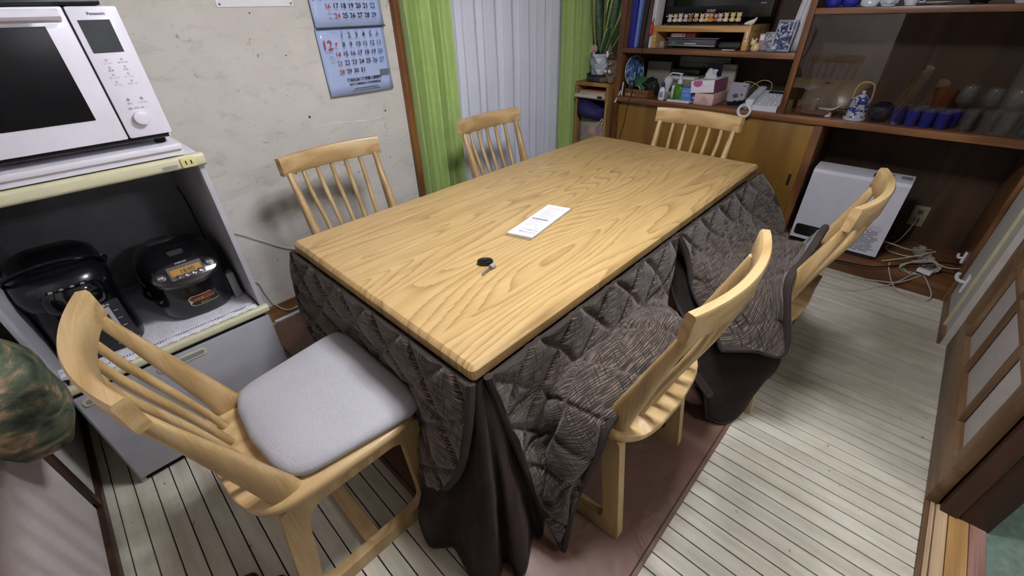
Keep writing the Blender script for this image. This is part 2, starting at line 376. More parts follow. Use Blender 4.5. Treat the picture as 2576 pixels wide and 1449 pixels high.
# window behind the curtains
wn = bpy.data.objects.new('window_1', None); COL.objects.link(wn); wn.location = (1.86, YW+.06, 0); wn['kind'] = 'structure'
ALU = M('window_aluminium', '8d8d90', .4, metal=.8)
xm = (WX0+WX1)/2
for a, b_ in ((WX0-.03, xm+.02), (xm-.02, WX1)):
    yo = YW+.05 if a < 1.5 else YW+.075
    bm = NB(); bx(bm, a, a+.04, yo, yo+.02, .02, WZ1); bx(bm, b_-.04, b_, yo, yo+.02, .02, WZ1); bx(bm, a+.04, b_-.04, yo, yo+.02, .02, .07); bx(bm, a+.04, b_-.04, yo, yo+.02, WZ1-.04, WZ1)
    fr = obj('window_frame', bm, ALU, wn, local=False, smooth=False)
    bm = NB(); bx(bm, a+.04, b_-.04, yo+.008, yo+.012, .07, WZ1-.04); obj('pane', bm, glassy('window_glass', 'e8f0ee'), wn, local=False, smooth=False)
bm = NB(); bx(bm, WX0-.03, WX1, YW, YW+.1, -.01, .02); obj('window_sill', bm, ALU, wn, local=False, smooth=False)
# paper sliding door (shoji) in the right wall, dark doors slid behind it
d1 = bpy.data.objects.new('door_1', None); COL.objects.link(d1); d1.location = (1.5, -.94, 0); d1['kind'] = 'structure'
DY0, DY1 = -.958, -.928
bm = NB(); bx(bm, 1.02, 1.99, DY0, DY1, .004, .165, bev=.002); obj('bottom_rail', bm, DOORX, d1, local=False)
bm = NB(); bx(bm, 1.02, 1.99, DY0, DY1, 1.75, 1.81, bev=.002); obj('top_rail', bm, DOORX, d1, local=False)
for a, b_ in ((1.02, 1.062), (1.945, 1.99)):
    bm = NB(); bx(bm, a, b_, DY0-.001, DY1+.001, .165, 1.75, bev=.002); obj('stile', bm, DOORW, d1, local=False)
for xx in (1.262, 1.565, 1.84):
    bm = NB(); bx(bm, xx-.008, xx+.008, DY1-.016, DY1-.001, .165, 1.75); obj('muntin', bm, DOORW, d1, local=False, smooth=False)
zz = (.485, .80, 1.115, 1.43)
for z in zz:
    bm = NB(); bx(bm, 1.062, 1.945, DY1-.017, DY1-.003, z-.008, z+.008); obj('muntin', bm, DOORX, d1, local=False, smooth=False)
SHOJI = M('shoji_paper', 'a9a29c', .85, var=.05, scale=50)
xs = (1.062, 1.262, 1.565, 1.84, 1.945); zs = (.165,)+zz+(1.75,)
for i in range(4):
    for j in range(5):
        bm = NB(); bx(bm, xs[i], xs[i+1], DY0+.008, DY0+.011, zs[j], zs[j+1]); obj('paper_pane', bm, SHOJI, d1, local=False, smooth=False)
d3 = bpy.data.objects.new('door_3', None); COL.objects.link(d3); d3.location = (1.5, -1.0, 0); d3['kind'] = 'structure'
bm = NB(); bx(bm, 1.012, 1.95, -1.0, -.968, .004, 1.8, bev=.003); obj('door_panel', bm, DARKW, d3, local=False)
bm = NB(); bx(bm, 1.0, 1.06, -1.006, -.964, .004, 1.8, bev=.004); obj('stile', bm, DARKW, d3, local=False)
bm = NB(); bx(bm, 1.008, 1.99, -1.075, -1.008, 0, 1.82, bev=.004); struct('trim_3', bm, DARKW)
# threshold strips and the next room
tr = bpy.data.objects.new('trim_4', None); COL.objects.link(tr); tr.location = (.5, -1., 0); tr['kind'] = 'structure'
for i, (a, b_, mm, h) in enumerate(((-.942, -.930, DOORX, .004), (-.955, -.943, SILL, .004), (-.985, -.957, SILL, .006), (-1.033, -.988, wood('sill_brown', '8f6c42', 'a98352', 'bd9766', 'X', .2, ring=4, coat=.4), .004), (-1.07, -1.034, wood('sill_red', '6d4a40', '856055', '9b766a', 'X', .2, ring=4, coat=.4), .005))):
    bm = NB(); bx(bm, .0, 1.99, a, b_, -.02, h, bev=.0015, seg=1); obj('threshold_strip', bm, mm, tr, local=False)
bm = NB(); bx(bm, -.9, 2.9, -3.6, -1.07, -.03, -.002); struct('floor_next_room', bm, M('green_carpet', '62756a', .9, var=.25, scale=40, bump=.5, bscale=300), smooth=False)
bm = NB(); bx(bm, -.9, 2.9, -3.7, -3.6, 0, ZC); bx(bm, -1.0, -.9, -3.7, YR-.13, 0, ZC); bx(bm, 2.87, 2.97, -3.7, YR-.13, 0, ZC); struct('wall_next_room', bm, PLASTER, smooth=False)
bm = NB(); bx(bm, -1.0, 2.97, -3.7, YR-.13, ZC, ZC+.05); struct('ceiling_next_room', bm, MATS['ceiling_boards'], smooth=False)

# ------------------------------------------------------------------ lamps
def shade_mat():
    m, nt, b = base('lamp_shade'); L = nt.links; out = nt.nodes['Material Output']; b.inputs['Base Color'].default_value = (.85, .85, .85, 1); b.inputs['Roughness'].default_value = .6
    t = nd(nt, 'ShaderNodeBsdfTranslucent'); t.inputs[0].default_value = (.9, .9, .9, 1); mx = nd(nt, 'ShaderNodeMixShader'); mx.inputs[0].default_value = .55
    L.new(b.outputs[0], mx.inputs[1]); L.new(t.outputs[0], mx.inputs[2]); L.new(mx.outputs[0], out.inputs[0]); return m
SHADE = shade_mat()
def ring_lamp(name, label, pos, drop, strength, tubes, shade_r):
    t = thing(name, label, 'lamp', (pos[0], pos[1], pos[2]))
    bm = NB(); lathe(bm, [(.02, drop), (.045, drop), (.045, drop-.03), (.012, drop-.035), (.006, drop-.04)], 16); obj('ceiling_rose', bm, WHITEPL, t)
    bm = NB(); tube(bm, [(0, 0, .1), (0, 0, drop-.03)], .004, 8); obj('cord', bm, WHITEPL, t)
    bm = NB(); lathe(bm, [(.03, .115), (.06, .10), (shade_r*.7, .085), (shade_r, .035), (shade_r, .03), (shade_r*.7, .078), (.05, .09), (.0, .09)], 40, caps=False); obj('shade', bm, SHADE, t)
    mm = M('tube_light_%s' % name, 'ffffff', .5, var=0., emit='f7f8ff', es=strength)
    for r in tubes:
        bm = NB(); n = 40; pts = [(r*math.cos(2*PI*i/n), r*math.sin(2*PI*i/n), .02) for i in range(n+1)]
        tube(bm, pts, .0145, 10); obj('ring_tube', bm, mm, t)
    bm = NB(); lathe(bm, [(.0, .03), (.035, .035), (.035, .088), (.0, .09)], 16); obj('lamp_holder', bm, WHITEPL, t)
    return t
ring_lamp('pendant_lamp', 'round white pendant lamp with two glowing ring tubes above the dining table', LAMP_POS, ZC-LAMP_POS[2], LAMP_STRENGTH, (.17, .115), .235)
ring_lamp('pendant_lamp', 'white pendant lamp hanging in the next room beyond the threshold', (.55, -2.1, 1.95), ZC-1.95, NEXT_ROOM_W, (.17,), .22)

# ------------------------------------------------------------------ rug
m, nt, b = base('brown_leather_rug'); L = nt.links; tc = nd(nt, 'ShaderNodeTexCoord')
n1 = nd(nt, 'ShaderNodeTexNoise', Scale=3.5, Detail=4.); L.new(tc.outputs['Object'], n1.inputs['Vector'])
r = ramp(nt, n1.outputs['Fac'], [(.3, '5c4337'), (.7, '735547')]); L.new(r.outputs[0], b.inputs['Base Color']); b.inputs['Roughness'].default_value = .48
n2 = nd(nt, 'ShaderNodeTexNoise', Scale=7., Detail=2., Distortion=1.5); L.new(tc.outputs['Object'], n2.inputs['Vector'])
bp = nd(nt, 'ShaderNodeBump', Strength=.35, Distance=.02); L.new(n2.outputs['Fac'], bp.inputs['Height']); L.new(bp.outputs[0], b.inputs['Normal'])
RUG = m
rug = thing('floor_rug', 'smooth brown leather-like rug with stitched edge under the dining table', 'rug', (.9, .6, 0))
bm = NB(); bx(bm, -.085, 2.3, -.375, 1.57, .001, .008, bev=.003); obj('rug_sheet', bm, RUG, rug, local=False)
bm = NB()
for (a, b_) in (((-.075, -.362, .0085), (2.28, -.362, .0085)), ((-.072, -.355, .0085), (-.072, 1.55, .0085))): tube(bm, [a, b_], .002, 6)
obj('edge_stitching', bm, M('rug_thread', '3a2720', .7), rug, local=False)

# ------------------------------------------------------------------ table
TL, TW, TH = 1.8, .908, .70
tb = thing('dining_table', 'large rectangular oak dining table with a quilt under its top', 'table', (.9, .454, 0))
bm = NB(); bx(bm, 0, TL, 0, TW, TH-.042, TH)
es = [e for e in bm.edges]
vert = [e for e in es if abs(e.verts[0].co.z-e.verts[1].co.z) > .01]
bmesh.ops.bevel(bm, geom=vert, offset=.014, segments=3, profile=.5, affect='EDGES')
top = [e for e in bm.edges if all(v.co.z > TH-.001 for v in e.verts)]
bmesh.ops.bevel(bm, geom=top, offset=.011, segments=2, profile=.35, affect='EDGES')
bot = [e for e in bm.edges if all(v.co.z < TH-.041 for v in e.verts)]
bmesh.ops.bevel(bm, geom=bot, offset=.008, segments=2, profile=.5, affect='EDGES')
obj('tabletop', bm, OAK_TOP, tb, local=False, ang=25)
for xx in (.09, 1.71):
    for yy in (.09, .818):
        bm = NB(); bx(bm, xx-.035, xx+.035, yy-.035, yy+.035, .008, TH-.06, bev=.006); obj('leg', bm, OAKZ, tb, local=False)
bm = NB(); bx(bm, .06, 1.74, .06, .085, .56, .64); bx(bm, .06, 1.74, .823, .848, .56, .64); bx(bm, .06, .085, .085, .823, .56, .64); bx(bm, 1.715, 1.74, .085, .823, .56, .64)
obj('apron', bm, OAK, tb, local=False, smooth=False)

# ------------------------------------------------------------------ chairs
CUSH = None
def cushion_mat():
    m, nt, b = base('grey_seat_fabric'); L = nt.links; tc = nd(nt, 'ShaderNodeTexCoord')
    mp = nd(nt, 'ShaderNodeMapping'); mp.inputs['Scale'].default_value = (90, 420, 90); mp.inputs['Rotation'].default_value = (0, 0, .15); L.new(tc.outputs['Object'], mp.inputs['Vector'])
    n1 = nd(nt, 'ShaderNodeTexNoise', Scale=1., Detail=3.); L.new(mp.outputs[0], n1.inputs['Vector'])
    n2 = nd(nt, 'ShaderNodeTexNoise', Scale=6., Detail=1.); L.new(tc.outputs['Object'], n2.inputs['Vector'])
    ad = nd(nt, 'ShaderNodeMath', operation='MULTIPLY_ADD'); ad.inputs[1].default_value = .5; L.new(n2.outputs['Fac'], ad.inputs[0]); ad.inputs[2].default_value = .0; L.new(n1.outputs['Fac'], ad.inputs[2])
    r = ramp(nt, ad.outputs[0], [(.45, 'a0a0a5'), (1.05, 'b2b2b7')]); L.new(r.outputs[0], b.inputs['Base Color'])
    b.inputs['Roughness'].default_value = .9; b.inputs['Sheen Weight'].default_value = .15
    bp = nd(nt, 'ShaderNodeBump', Strength=.3, Distance=.002); L.new(n1.outputs['Fac'], bp.inputs['Height']); L.new(bp.outputs[0], b.inputs['Normal'])
    return m
CUSH = cushion_mat()
def seat_outline(s, n=64, e=.34):
    """plan of the seat: wide front, rounded rear"""
    pts = []
    for i in range(n):
        a = 2*PI*i/n; c, sn = math.cos(a), math.sin(a)
        x = math.copysign(abs(c)**e, c); y = math.copysign(abs(sn)**e, sn)
        hw = .232 + .006*y
        yy = (.215*y if y > 0 else .205*y - .03*(1-x*x)*(-y))
        pts.append((x*hw*s, yy*s - .005))
    return pts
def make_chair(label):
    t = thing('dining_chair', label, 'chair', group='oak chairs around the dining table')
    # seat board with hollows along its rear
    bm = NB(); rs = []
    for s, z in ((.90, .402), (.965, .404), (.995, .414), (1.0, .424), (.99, .433), (.965, .437), (.88, .437), (.78, .436), (.6, .434), (.3, .433)):
        pts = []
        for x, y in seat_outline(s):
            zz = z
            if z >= .433 and y < -.15: zz -= .010*(.5-.5*math.cos(2*PI*x/.0775+PI))*min(1, (-.15-y)/.03)*(1 if s < .985 else .5)
            pts.append((x, y, zz))
        rs.append(ring(bm, pts))
    skin(bm, rs); obj('seat', bm, OAKY, t, ang=50)
    # cushion
    bm = NB(); rs = []
    for s, z in ((.88, .434), (.955, .440), (.985, .452), (.97, .464), (.9, .473), (.75, .478), (.5, .481), (.2, .482)):
        rs.append(ring(bm, [(x*.945*(1+.08*(y+.02)/.2), (y+.005)*.83+.045, z) for x, y in seat_outline(s, 72, .25)]))
    skin(bm, rs); obj('seat_cushion', bm, CUSH, t, ang=60)
    # side frames: rear leg, floor runner, front leg in one loop
    for sx in (-1, 1):
        O = [(-.175, .404), (-.225, .0), (.205, .0), (.195, .404)]
        I = [(-.125, .362), (-.172, .052), (.150, .052), (.140, .362)]
        def loop(P, r, n=6):
            out = []
            for k in range(4):
                p, a, c = V(P[k]), V(P[k-1]), V(P[(k+1) % 4])
                d0 = (a-p).normalized(); d1 = (c-p).normalized()
                q0, q1 = p+d0*r, p+d1*r
                for i in range(n+1):
                    s = i/n; out.append((q0*(1-s)**2 + p*2*s*(1-s) + q1*s*s))
            return out
        lo, li = loop(O, .018), loop(I, .045)
        bm = NB(); xa, xb = .182*sx, .212*sx
        def mk(P, x, k): return ring(bm, [(x + (.010*sx if p.y < .2 else 0) , p.x, p.y) for p in P])
        A, B, C_, D = mk(lo, xa, 0), mk(lo, xb, 0), mk(li, xb, 0), mk(li, xa, 0)
        skin(bm, [A, B, C_, D, A], True, False)
        obj('side_frame', bm, OAKZ, t, ang=40)
    bm = NB(); bx(bm, -.195, .195, -.035, .01, .012, .034, bev=.006); obj('cross_stretcher', bm, OAK, t)
    # crest rail
    bm = NB(); rs = []
    for i in range(25):
        x = -.222+.444*i/24; k = 1-(x/.222)**2
        yc = -.262-.042*k
        dx = 1; dy = .042*2*x/.222**2; nrm = V((-dy, 1, 0)).normalized()
        def P(o, z): return V((x, yc, 0))+nrm*o+V((0, -.10*(z-.83), z))
        hb = .004*(1-k)
        rs.append(ring(bm, [P(-.012, .793+hb), P(-.009, .789+hb), P(.009, .789+hb), P(.012, .793+hb), P(.0125, .855), P(.009, .862), P(-.008, .862), P(-.012, .856)]))
    skin(bm, rs); obj('crest_rail', bm, OAK, t, ang=40)
    # outer posts, flat and widening downwards
    for sx in (-1, 1):
        bm = NB(); rs = []
        for i in range(9):
            s = i/8; z = .43+(.80-.43)*s
            x = sx*(.184+.010*s); dep = .024*(1-s)**1.2+.013; wd = .011*(1-s)+.0105
            yc = -.140-.124*s
            rs.append(ring(bm, [(x+wd*math.copysign(abs(math.cos(a))**.7, math.cos(a)), yc+dep*math.copysign(abs(math.sin(a))**.7, math.sin(a)), z) for a in [2*PI*k/16 for k in range(16)]]))
        skin(bm, rs); obj('outer_post', bm, OAKZ, t, ang=50)
    for k in range(5):
        xb = -.116+.058*k; xt = -.128+.064*k
        yb = -.160-.024*(1-(xb/.18)**2); yt = -.262-.042*(1-(xt/.222)**2)
        bm = NB(); tube(bm, spline([(xb, yb, .428), (xb*.98+xt*.02, yb*.68+yt*.32-.002, .56), (xt, yt*.8+yb*.2, .71), (xt, yt, .80)], 3), [.0095]*4+[.0098]*3+[.0088]*2+[.008], 10); obj('spindle', bm, OAKZ, t)
    return t
chairs = []
c0 = make_chair('oak spindle-back chair with its grey seat cushion showing, beside the microwave stand')
c0.location = (-.232, .430, .001); c0.rotation_euler = (0, 0, -PI/2)
dup(c0, (.463, -.056, .008), math.radians(1.5), 'oak chair with quilt heaped on its seat, nearest the camera on the long side')
dup(c0, (1.215, -.187, .001), math.radians(0), 'oak chair with quilt draped over its left side, in front of the white heater')
dup(c0, (.375, 1.02, .008), PI, 'oak chair standing before the bare plaster wall below the calendar')
dup(c0, (1.235, .945, .008), PI, 'oak chair standing before the white sheer and green curtain')
dup(c0, (1.64, .375, .008), PI/2, 'oak chair at the far table end before the ochre cabinet doors')

# ------------------------------------------------------------------ quilt
def tweed_mat():
    m, nt, b = base('brown_tweed_quilt'); L = nt.links
    uv = nd(nt, 'ShaderNodeTexCoord')
    def nz(sx, sy, det=2.):
        mp = nd(nt, 'ShaderNodeMapping'); mp.inputs['Scale'].default_value = (sx, sy, 1); L.new(uv.outputs['UV'], mp.inputs['Vector'])
        n = nd(nt, 'ShaderNodeTexNoise', Scale=1., Detail=det); L.new(mp.outputs[0], n.inputs['Vector']); return n.outputs['Fac']
    a = nz(24, 190, 3.); c = nz(190, 16, 3.); e = nz(9, 9); g_ = nz(40, 40)
    sp = nd(nt, 'ShaderNodeSeparateXYZ'); L.new(uv.outputs['UV'], sp.inputs[0])
    def lines(sock, step, wob):
        m1 = nd(nt, 'ShaderNodeMath', operation='MULTIPLY'); m1.inputs[1].default_value = 2*PI/step; L.new(sock, m1.inputs[0])
        m2 = nd(nt, 'ShaderNodeMath', operation='MULTIPLY_ADD'); m2.inputs[1].default_value = wob; L.new(g_, m2.inputs[0]); L.new(m1.outputs[0], m2.inputs[2])
        m3 = nd(nt, 'ShaderNodeMath', operation='SINE'); L.new(m2.outputs[0], m3.inputs[0]); return m3.outputs[0]
    def addm(p_, q_, k):
        n = nd(nt, 'ShaderNodeMath', operation='MULTIPLY_ADD'); n.inputs[1].default_value = k; L.new(q_, n.inputs[0]); L.new(p_, n.inputs[2]); return n.outputs[0]
    r0 = ramp(nt, e, [(.3, '261d19'), (.7, '332a24')])
    r1 = ramp(nt, addm(a, lines(sp.outputs[1], .0064, 5.), .11), [(.46, (0, 0, 0, 1)), (.70, (1, 1, 1, 1))]); r2 = ramp(nt, addm(c, lines(sp.outputs[0], .013, 5.), .09), [(.58, (0, 0, 0, 1)), (.68, (1, 1, 1, 1))])
    x = nd(nt, 'ShaderNodeMixRGB'); L.new(r1.outputs[0], x.inputs[0]); L.new(r0.outputs[0], x.inputs[1]); x.inputs[2].default_value = lin('75665a')
    y = nd(nt, 'ShaderNodeMixRGB'); L.new(r2.outputs[0], y.inputs[0]); L.new(x.outputs[0], y.inputs[1]); y.inputs[2].default_value = lin('161210')
    L.new(y.outputs[0], b.inputs['Base Color']); b.inputs['Roughness'].default_value = .95; b.inputs['Sheen Weight'].default_value = .2
    bp = nd(nt, 'ShaderNodeBump', Strength=.5, Distance=.003); L.new(a, bp.inputs['Height']); L.new(bp.outputs[0], b.inputs['Normal'])
    return m
TWEED = tweed_mat()
PLUSH = M('dark_plush', '1d1513', .8, var=.3, scale=9., bump=.4, bscale=260., sheen=.22, spec=.2)
PLUSH.node_tree.nodes['Principled BSDF'].inputs['Sheen Tint'].default_value = lin('8a6f66')
PIPE = M('quilt_piping', '2a211e', .85, var=.15)
def cat(P, t):
    """Catmull-Rom value of a list of points at t in 0..1"""
    n = len(P)-1; f = min(max(t*n, 0), n-1e-6); i = int(f); s = f-i
    a = P[i-1] if i else P[0]*2-P[1]; b = P[i]; c = P[i+1]; d = P[i+2] if i+2 <= n else P[-1]*2-P[-2]
    return .5*((2*b)+(c-a)*s+(2*a-5*b+4*c-d)*s*s+(3*b-a-3*c+d)*s**3)
def cloth(name, cols, parent, mats, nu=60, nv=50, thick=.014, quilted=True, hem=(1, 1, 1), wr=.004, seed=0., ql=.17, pipe=.0065, inside=(0, 0, 0)):
    """padded sheet through control columns (each column runs from the table edge to the hem)"""
    C = [[V(p) for p in c] for c in cols]
    G = []
    for j in range(nv+1):
        row = [cat(c, j/nv) for c in C]; G.append([cat(row, i/nu) for i in range(nu+1)])
    # metric coordinates
    S = [[0.]*(nu+1) for _ in range(nv+1)]; T = [[0.]*(nu+1) for _ in range(nv+1)]
    for j in range(nv+1):
        for i in range(nu+1):
            if i: S[j][i] = S[j][i-1]+(G[0][i]-G[0][i-1]).length*.7+(G[j][i]-G[j][i-1]).length*.3
            if j: T[j][i] = T[j-1][i]+(G[j][i]-G[j-1][i]).length
    N = [[None]*(nu+1) for _ in range(nv+1)]
    cen = V((.9, .454, .35))
    for j in range(nv+1):
        for i in range(nu+1):
            du = G[j][min(nu, i+1)]-G[j][max(0, i-1)]; dv = G[min(nv, j+1)][i]-G[max(0, j-1)][i]
            n = du.cross(dv); n = n.normalized() if n.length > 1e-9 else V((0, 0, 1)); N[j][i] = n
    if sum(N[j][i].dot(V((G[j][i].x-.9, (G[j][i].y-.454)*2.2, .12))) for j in range(nv+1) for i in range(nu+1)) < 0:
        N = [[-n for n in r] for r in N]
    bm = NB(); uvl = bm.loops.layers.uv.new('UVMap')
    F, B = [], []
    for j in range(nv+1):
        fr, br = [], []
        for i in range(nu+1):
            s, t = S[j][i], T[j][i]; h = 0.
            if quilted:
                def seam(q): f = q-math.floor(q); return min(f, 1-f)*ql
                d = min(seam((s+t)/ql+.2), seam((s-t)/ql), seam((t+.03)/(ql*1.0)) if int((s/ql)) % 2 == 0 else 9)
                ed = min(i, nu-i)/nu; h = .0115*(1-math.exp(-(d/.011)**2))*(.75+.25*min(1, d/.05)) - .005
            p = G[j][i]
            h += wr*(noise.noise(V((p.x*9+seed, p.y*9, p.z*9)))*1.2+noise.noise(V((p.x*26+seed, p.y*26, p.z*26)))*.45)*min(1, j*25/nv)
            fr.append(bm.verts.new(p+N[j][i]*(h+thick*.5))); br.append(bm.verts.new(p-N[j][i]*(thick*.5-h*.3)))
        F.append(fr); B.append(br)
    def face(vs, uvs, mi):
        f = bm.faces.new(vs); f.material_index = mi
        for l, q in zip(f.loops, uvs): l[uvl].uv = q
    for j in range(nv):
        for i in range(nu):
            ix = ((j, i), (j, i+1), (j+1, i+1), (j+1, i)); uq = [(S[a][b], T[a][b]) for a, b in ix]
            face([F[a][b] for a, b in ix], uq, 0); face([B[a][b] for a, b in ix][::-1], uq[::-1], 1)
    rim = [(0, i) for i in range(nu)]+[(j, nu) for j in range(nv)]+[(nv, i) for i in range(nu, 0, -1)]+[(j, 0) for j in range(nv, 0, -1)]
    for k in range(len(rim)):
        a, b = rim[k], rim[(k+1) % len(rim)]
        face([F[a[0]][a[1]], B[a[0]][a[1]], B[b[0]][b[1]], F[b[0]][b[1]]], [(0, 0)]*4, 2)
    o = obj(name, bm, mats, parent, local=False, ang=180)
    path = []
    if hem[0]: path += [G[j][0] for j in range(0, nv+1)]
    if hem[1]: path += [G[nv][i] for i in range(0 if not hem[0] else 1, nu+1)]
    if hem[2]: path += [G[j][nu] for j in range(nv-(1 if hem[1] else 0), -1, -1)]
    if path and pipe:
        bm = NB(); tube(bm, path, pipe+thick*.35, 8); obj('piping', bm, PIPE, o, local=False)
    return o
q = thing('table_quilt', 'dark brown tweed quilt with plush lining hanging in panels around the dining table', 'quilt', (.9, .454, 0))
QM = [TWEED, PLUSH, PIPE]; PM = [PLUSH, PLUSH, PLUSH]
# long side, near chair
R1 = [[(.035, -.010, .662), (.055, -.035, .52), (.085, -.05, .38), (.10, -.08, .26), (.105, -.14, .14), (.112, -.19, .035)],
      [(.13, -.010, .662), (.14, -.022, .48), (.15, -.04, .33), (.155, -.09, .33), (.130, -.155, .31), (.145, -.19, .24)],
      [(.23, -.010, .662), (.235, -.022, .54), (.225, -.04, .48), (.195, -.09, .475), (.180, -.16, .455), (.200, -.208, .40)],
      [(.33, -.010, .662), (.33, -.022, .585), (.32, -.045, .53), (.285, -.09, .535), (.255, -.16, .525), (.250, -.208, .485)],
      [(.46, -.010, .662), (.46, -.025, .59), (.46, -.05, .535), (.45, -.10, .540), (.44, -.17, .530), (.42, -.225, .515)],
      [(.60, -.010, .662), (.60, -.03, .595), (.60, -.055, .54), (.60, -.10, .545), (.58, -.165, .575), (.55, -.220, .53)],
      [(.76, -.010, .662), (.75, -.03, .58), (.73, -.055, .52), (.70, -.10, .525), (.66, -.165, .545), (.635, -.212, .525)],
      [(.935, -.010, .662), (.90, -.03, .58), (.83, -.055, .50), (.745, -.10, .49), (.70, -.15, .515), (.67, -.203, .52)]]
cloth('quilt_panel', R1, q, QM, 160, 120, seed=1.)
R2 = [[(.950, -.010, .662), (.985, -.055, .55), (.965, -.105, .46), (.915, -.18, .42), (.870, -.245, .385), (.850, -.275, .355)],
      [(1.02, -.010, .662), (1.03, -.05, .56), (1.0, -.12, .52), (.955, -.22, .47), (.925, -.31, .42), (.912, -.355, .36)],
      [(1.10, -.010, .662), (1.10, -.05, .55), (1.08, -.14, .52), (1.01, -.26, .518), (.970, -.37, .46), (.955, -.432, .37)],
      [(1.20, -.010, .662), (1.20, -.05, .555), (1.20, -.15, .518), (1.12, -.27, .53), (1.02, -.345, .555), (.985, -.370, .59)],
      [(1.32, -.010, .662), (1.33, -.05, .555), (1.33, -.15, .518), (1.28, -.265, .53), (1.17, -.345, .575), (1.10, -.375, .64)],
      [(1.45, -.010, .662), (1.46, -.05, .55), (1.46, -.15, .518), (1.43, -.265, .53), (1.34, -.340, .585), (1.27, -.378, .685)],
      [(1.60, -.010, .662), (1.61, -.05, .54), (1.61, -.13, .46), (1.59, -.20, .42), (1.56, -.27, .41), (1.50, -.335, .45)],
      [(1.79, -.010, .662), (1.80, -.10, .56), (1.795, -.17, .45), (1.79, -.24, .33), (1.78, -.275, .26), (1.76, -.30, .22)]]
cloth('quilt_panel', R2, q, QM, 160, 120, seed=5.)
NP = [[(-.008, .905, .662), (-.035, .90, .54), (-.045, .89, .40), (-.035, .875, .28), (-.03, .87, .19)],
      [(-.008, .78, .662), (-.022, .78, .55), (-.020, .78, .43), (-.012, .775, .29), (-.015, .77, .18)],
      [(-.008, .60, .662), (-.014, .60, .56), (.010, .60, .44), (.008, .60, .30), (.0, .60, .17)],
      [(-.008, .42, .662), (-.014, .42, .56), (.010, .42, .44), (.006, .42, .30), (-.005, .42, .17)],
      [(-.008, .25, .662), (-.022, .25, .55), (-.004, .25, .43), (-.028, .26, .30), (-.045, .27, .18)],
      [(-.008, .10, .662), (-.038, .105, .54), (-.058, .115, .42), (-.072, .135, .30), (-.078, .17, .19)],
      [(-.006, .002, .662), (-.040, -.012, .55), (-.066, .0, .43), (-.082, .05, .32), (-.084, .115, .22)]]
cloth('quilt_panel', NP, q, QM, 150, 90, seed=9.)
for xa, xb in ((.02, .90), (.92, 1.79)):
    cc = []
    for k in range(6):
        xx = xa+(xb-xa)*k/5
        over = 1. if .1 < k/5 < .9 else .55
        cc.append([(xx, .918, .662), (xx, .950, .57), (xx, 1.0, .525 if over == 1. else .44), (xx, 1.08, .515 if over == 1. else .30), (xx, 1.12, .512 if over == 1. else .22)])
    cloth('quilt_panel', cc, q, QM, 50, 30, seed=xa*7)
cc = [[(1.806, yy, .662), (1.803, yy, .58), (1.775, yy, .515 if .2 < yy < .6 else .45), (1.73, yy, .505 if .2 < yy < .6 else .36)] for yy in (.05, .20, .32, .45, .58, .72, .86)]
cloth('quilt_panel', cc, q, QM, 50, 24, seed=3.)
# plush skirt hanging inside the panels, one sheet per side
def skirt(a, b, out, n, amp=.012):
    a, b, out = V(a), V(b), V(out); d = b-a; cc = []
    for k in range(n+1):
        p = a+d*(k/n); w_ = amp*math.cos(k*PI)
        cc.append([p+V((0, 0, .655)), p+out*(.008+w_)+V((0, 0, .45)), p+out*(.02+w_*1.6)+V((0, 0, .22)), p+out*(.035+w_*2)+V((0, 0, .022))])
    return cc
cloth('plush_skirt', skirt((.16, .03, 0), (1.76, .03, 0), (0, -.25, 0), 26), q, PM, 130, 14, .006, False, (0, 0, 0), .001)
cloth('plush_skirt', skirt((.02, .885, 0), (.02, .17, 0), (-.3, 0, 0), 12), q, PM, 60, 14, .006, False, (0, 0, 0), .001)
cloth('plush_skirt', skirt((1.78, .06, 0), (1.78, .86, 0), (.3, 0, 0), 12), q, PM, 60, 14, .006, False, (0, 0, 0), .001)
cloth('plush_skirt', skirt((1.76, .875, 0), (.06, .875, 0), (0, .3, 0), 26), q, PM, 120, 14, .006, False, (0, 0, 0), .001)
# loose plush falling from the open near corner
CP = [[(.000, .13, .640), (-.02, .13, .48), (-.05, .15, .30), (-.085, .19, .14), (-.105, .205, .05)],
      [(.004, .09, .645), (-.025, .085, .50), (-.075, .10, .32), (-.115, .14, .17), (-.125, .165, .06)],
      [(.006, .05, .650), (-.025, .03, .50), (-.065, .03, .32), (-.110, .06, .15), (-.120, .075, .03)],
      [(.010, .022, .652), (-.030, -.020, .52), (-.060, -.035, .34), (-.085, -.02, .17), (-.105, -.015, .02)],
      [(.016, .008, .652), (-.022, -.045, .53), (-.045, -.075, .36), (-.060, -.09, .18), (-.075, -.10, .015)],
      [(.028, .004, .652), (.005, -.040, .52), (.0, -.060, .35), (-.010, -.075, .18), (-.01, -.10, .015)],
      [(.050, .004, .650), (.040, -.030, .52), (.035, -.060, .35), (.03, -.10, .18), (.01, -.135, .015)],
      [(.090, .004, .645), (.080, -.015, .50), (.080, -.035, .34), (.085, -.070, .18), (.09, -.105, .025)],
      [(.140, .010, .640), (.135, .0, .46), (.135, -.01, .30), (.14, -.045, .15), (.15, -.085, .03)]]
CP2 = []
for k in range(len(CP)):
    CP2.append(CP[k])
    if k < len(CP)-1:
        fold = .026 if k % 2 else -.022
        CP2.append([tuple((V(a)+V(b_))/2+V((-.7, -.7, 0))*fold*(0, .35, .8, 1.1, 1.2)[j]) for j, (a, b_) in enumerate(zip(CP[k], CP[k+1]))])
CP = CP2
cloth('plush_corner', CP, q, PM, 130, 50, .008, False, (0, 1, 0), .0035, seed=4., pipe=.003)
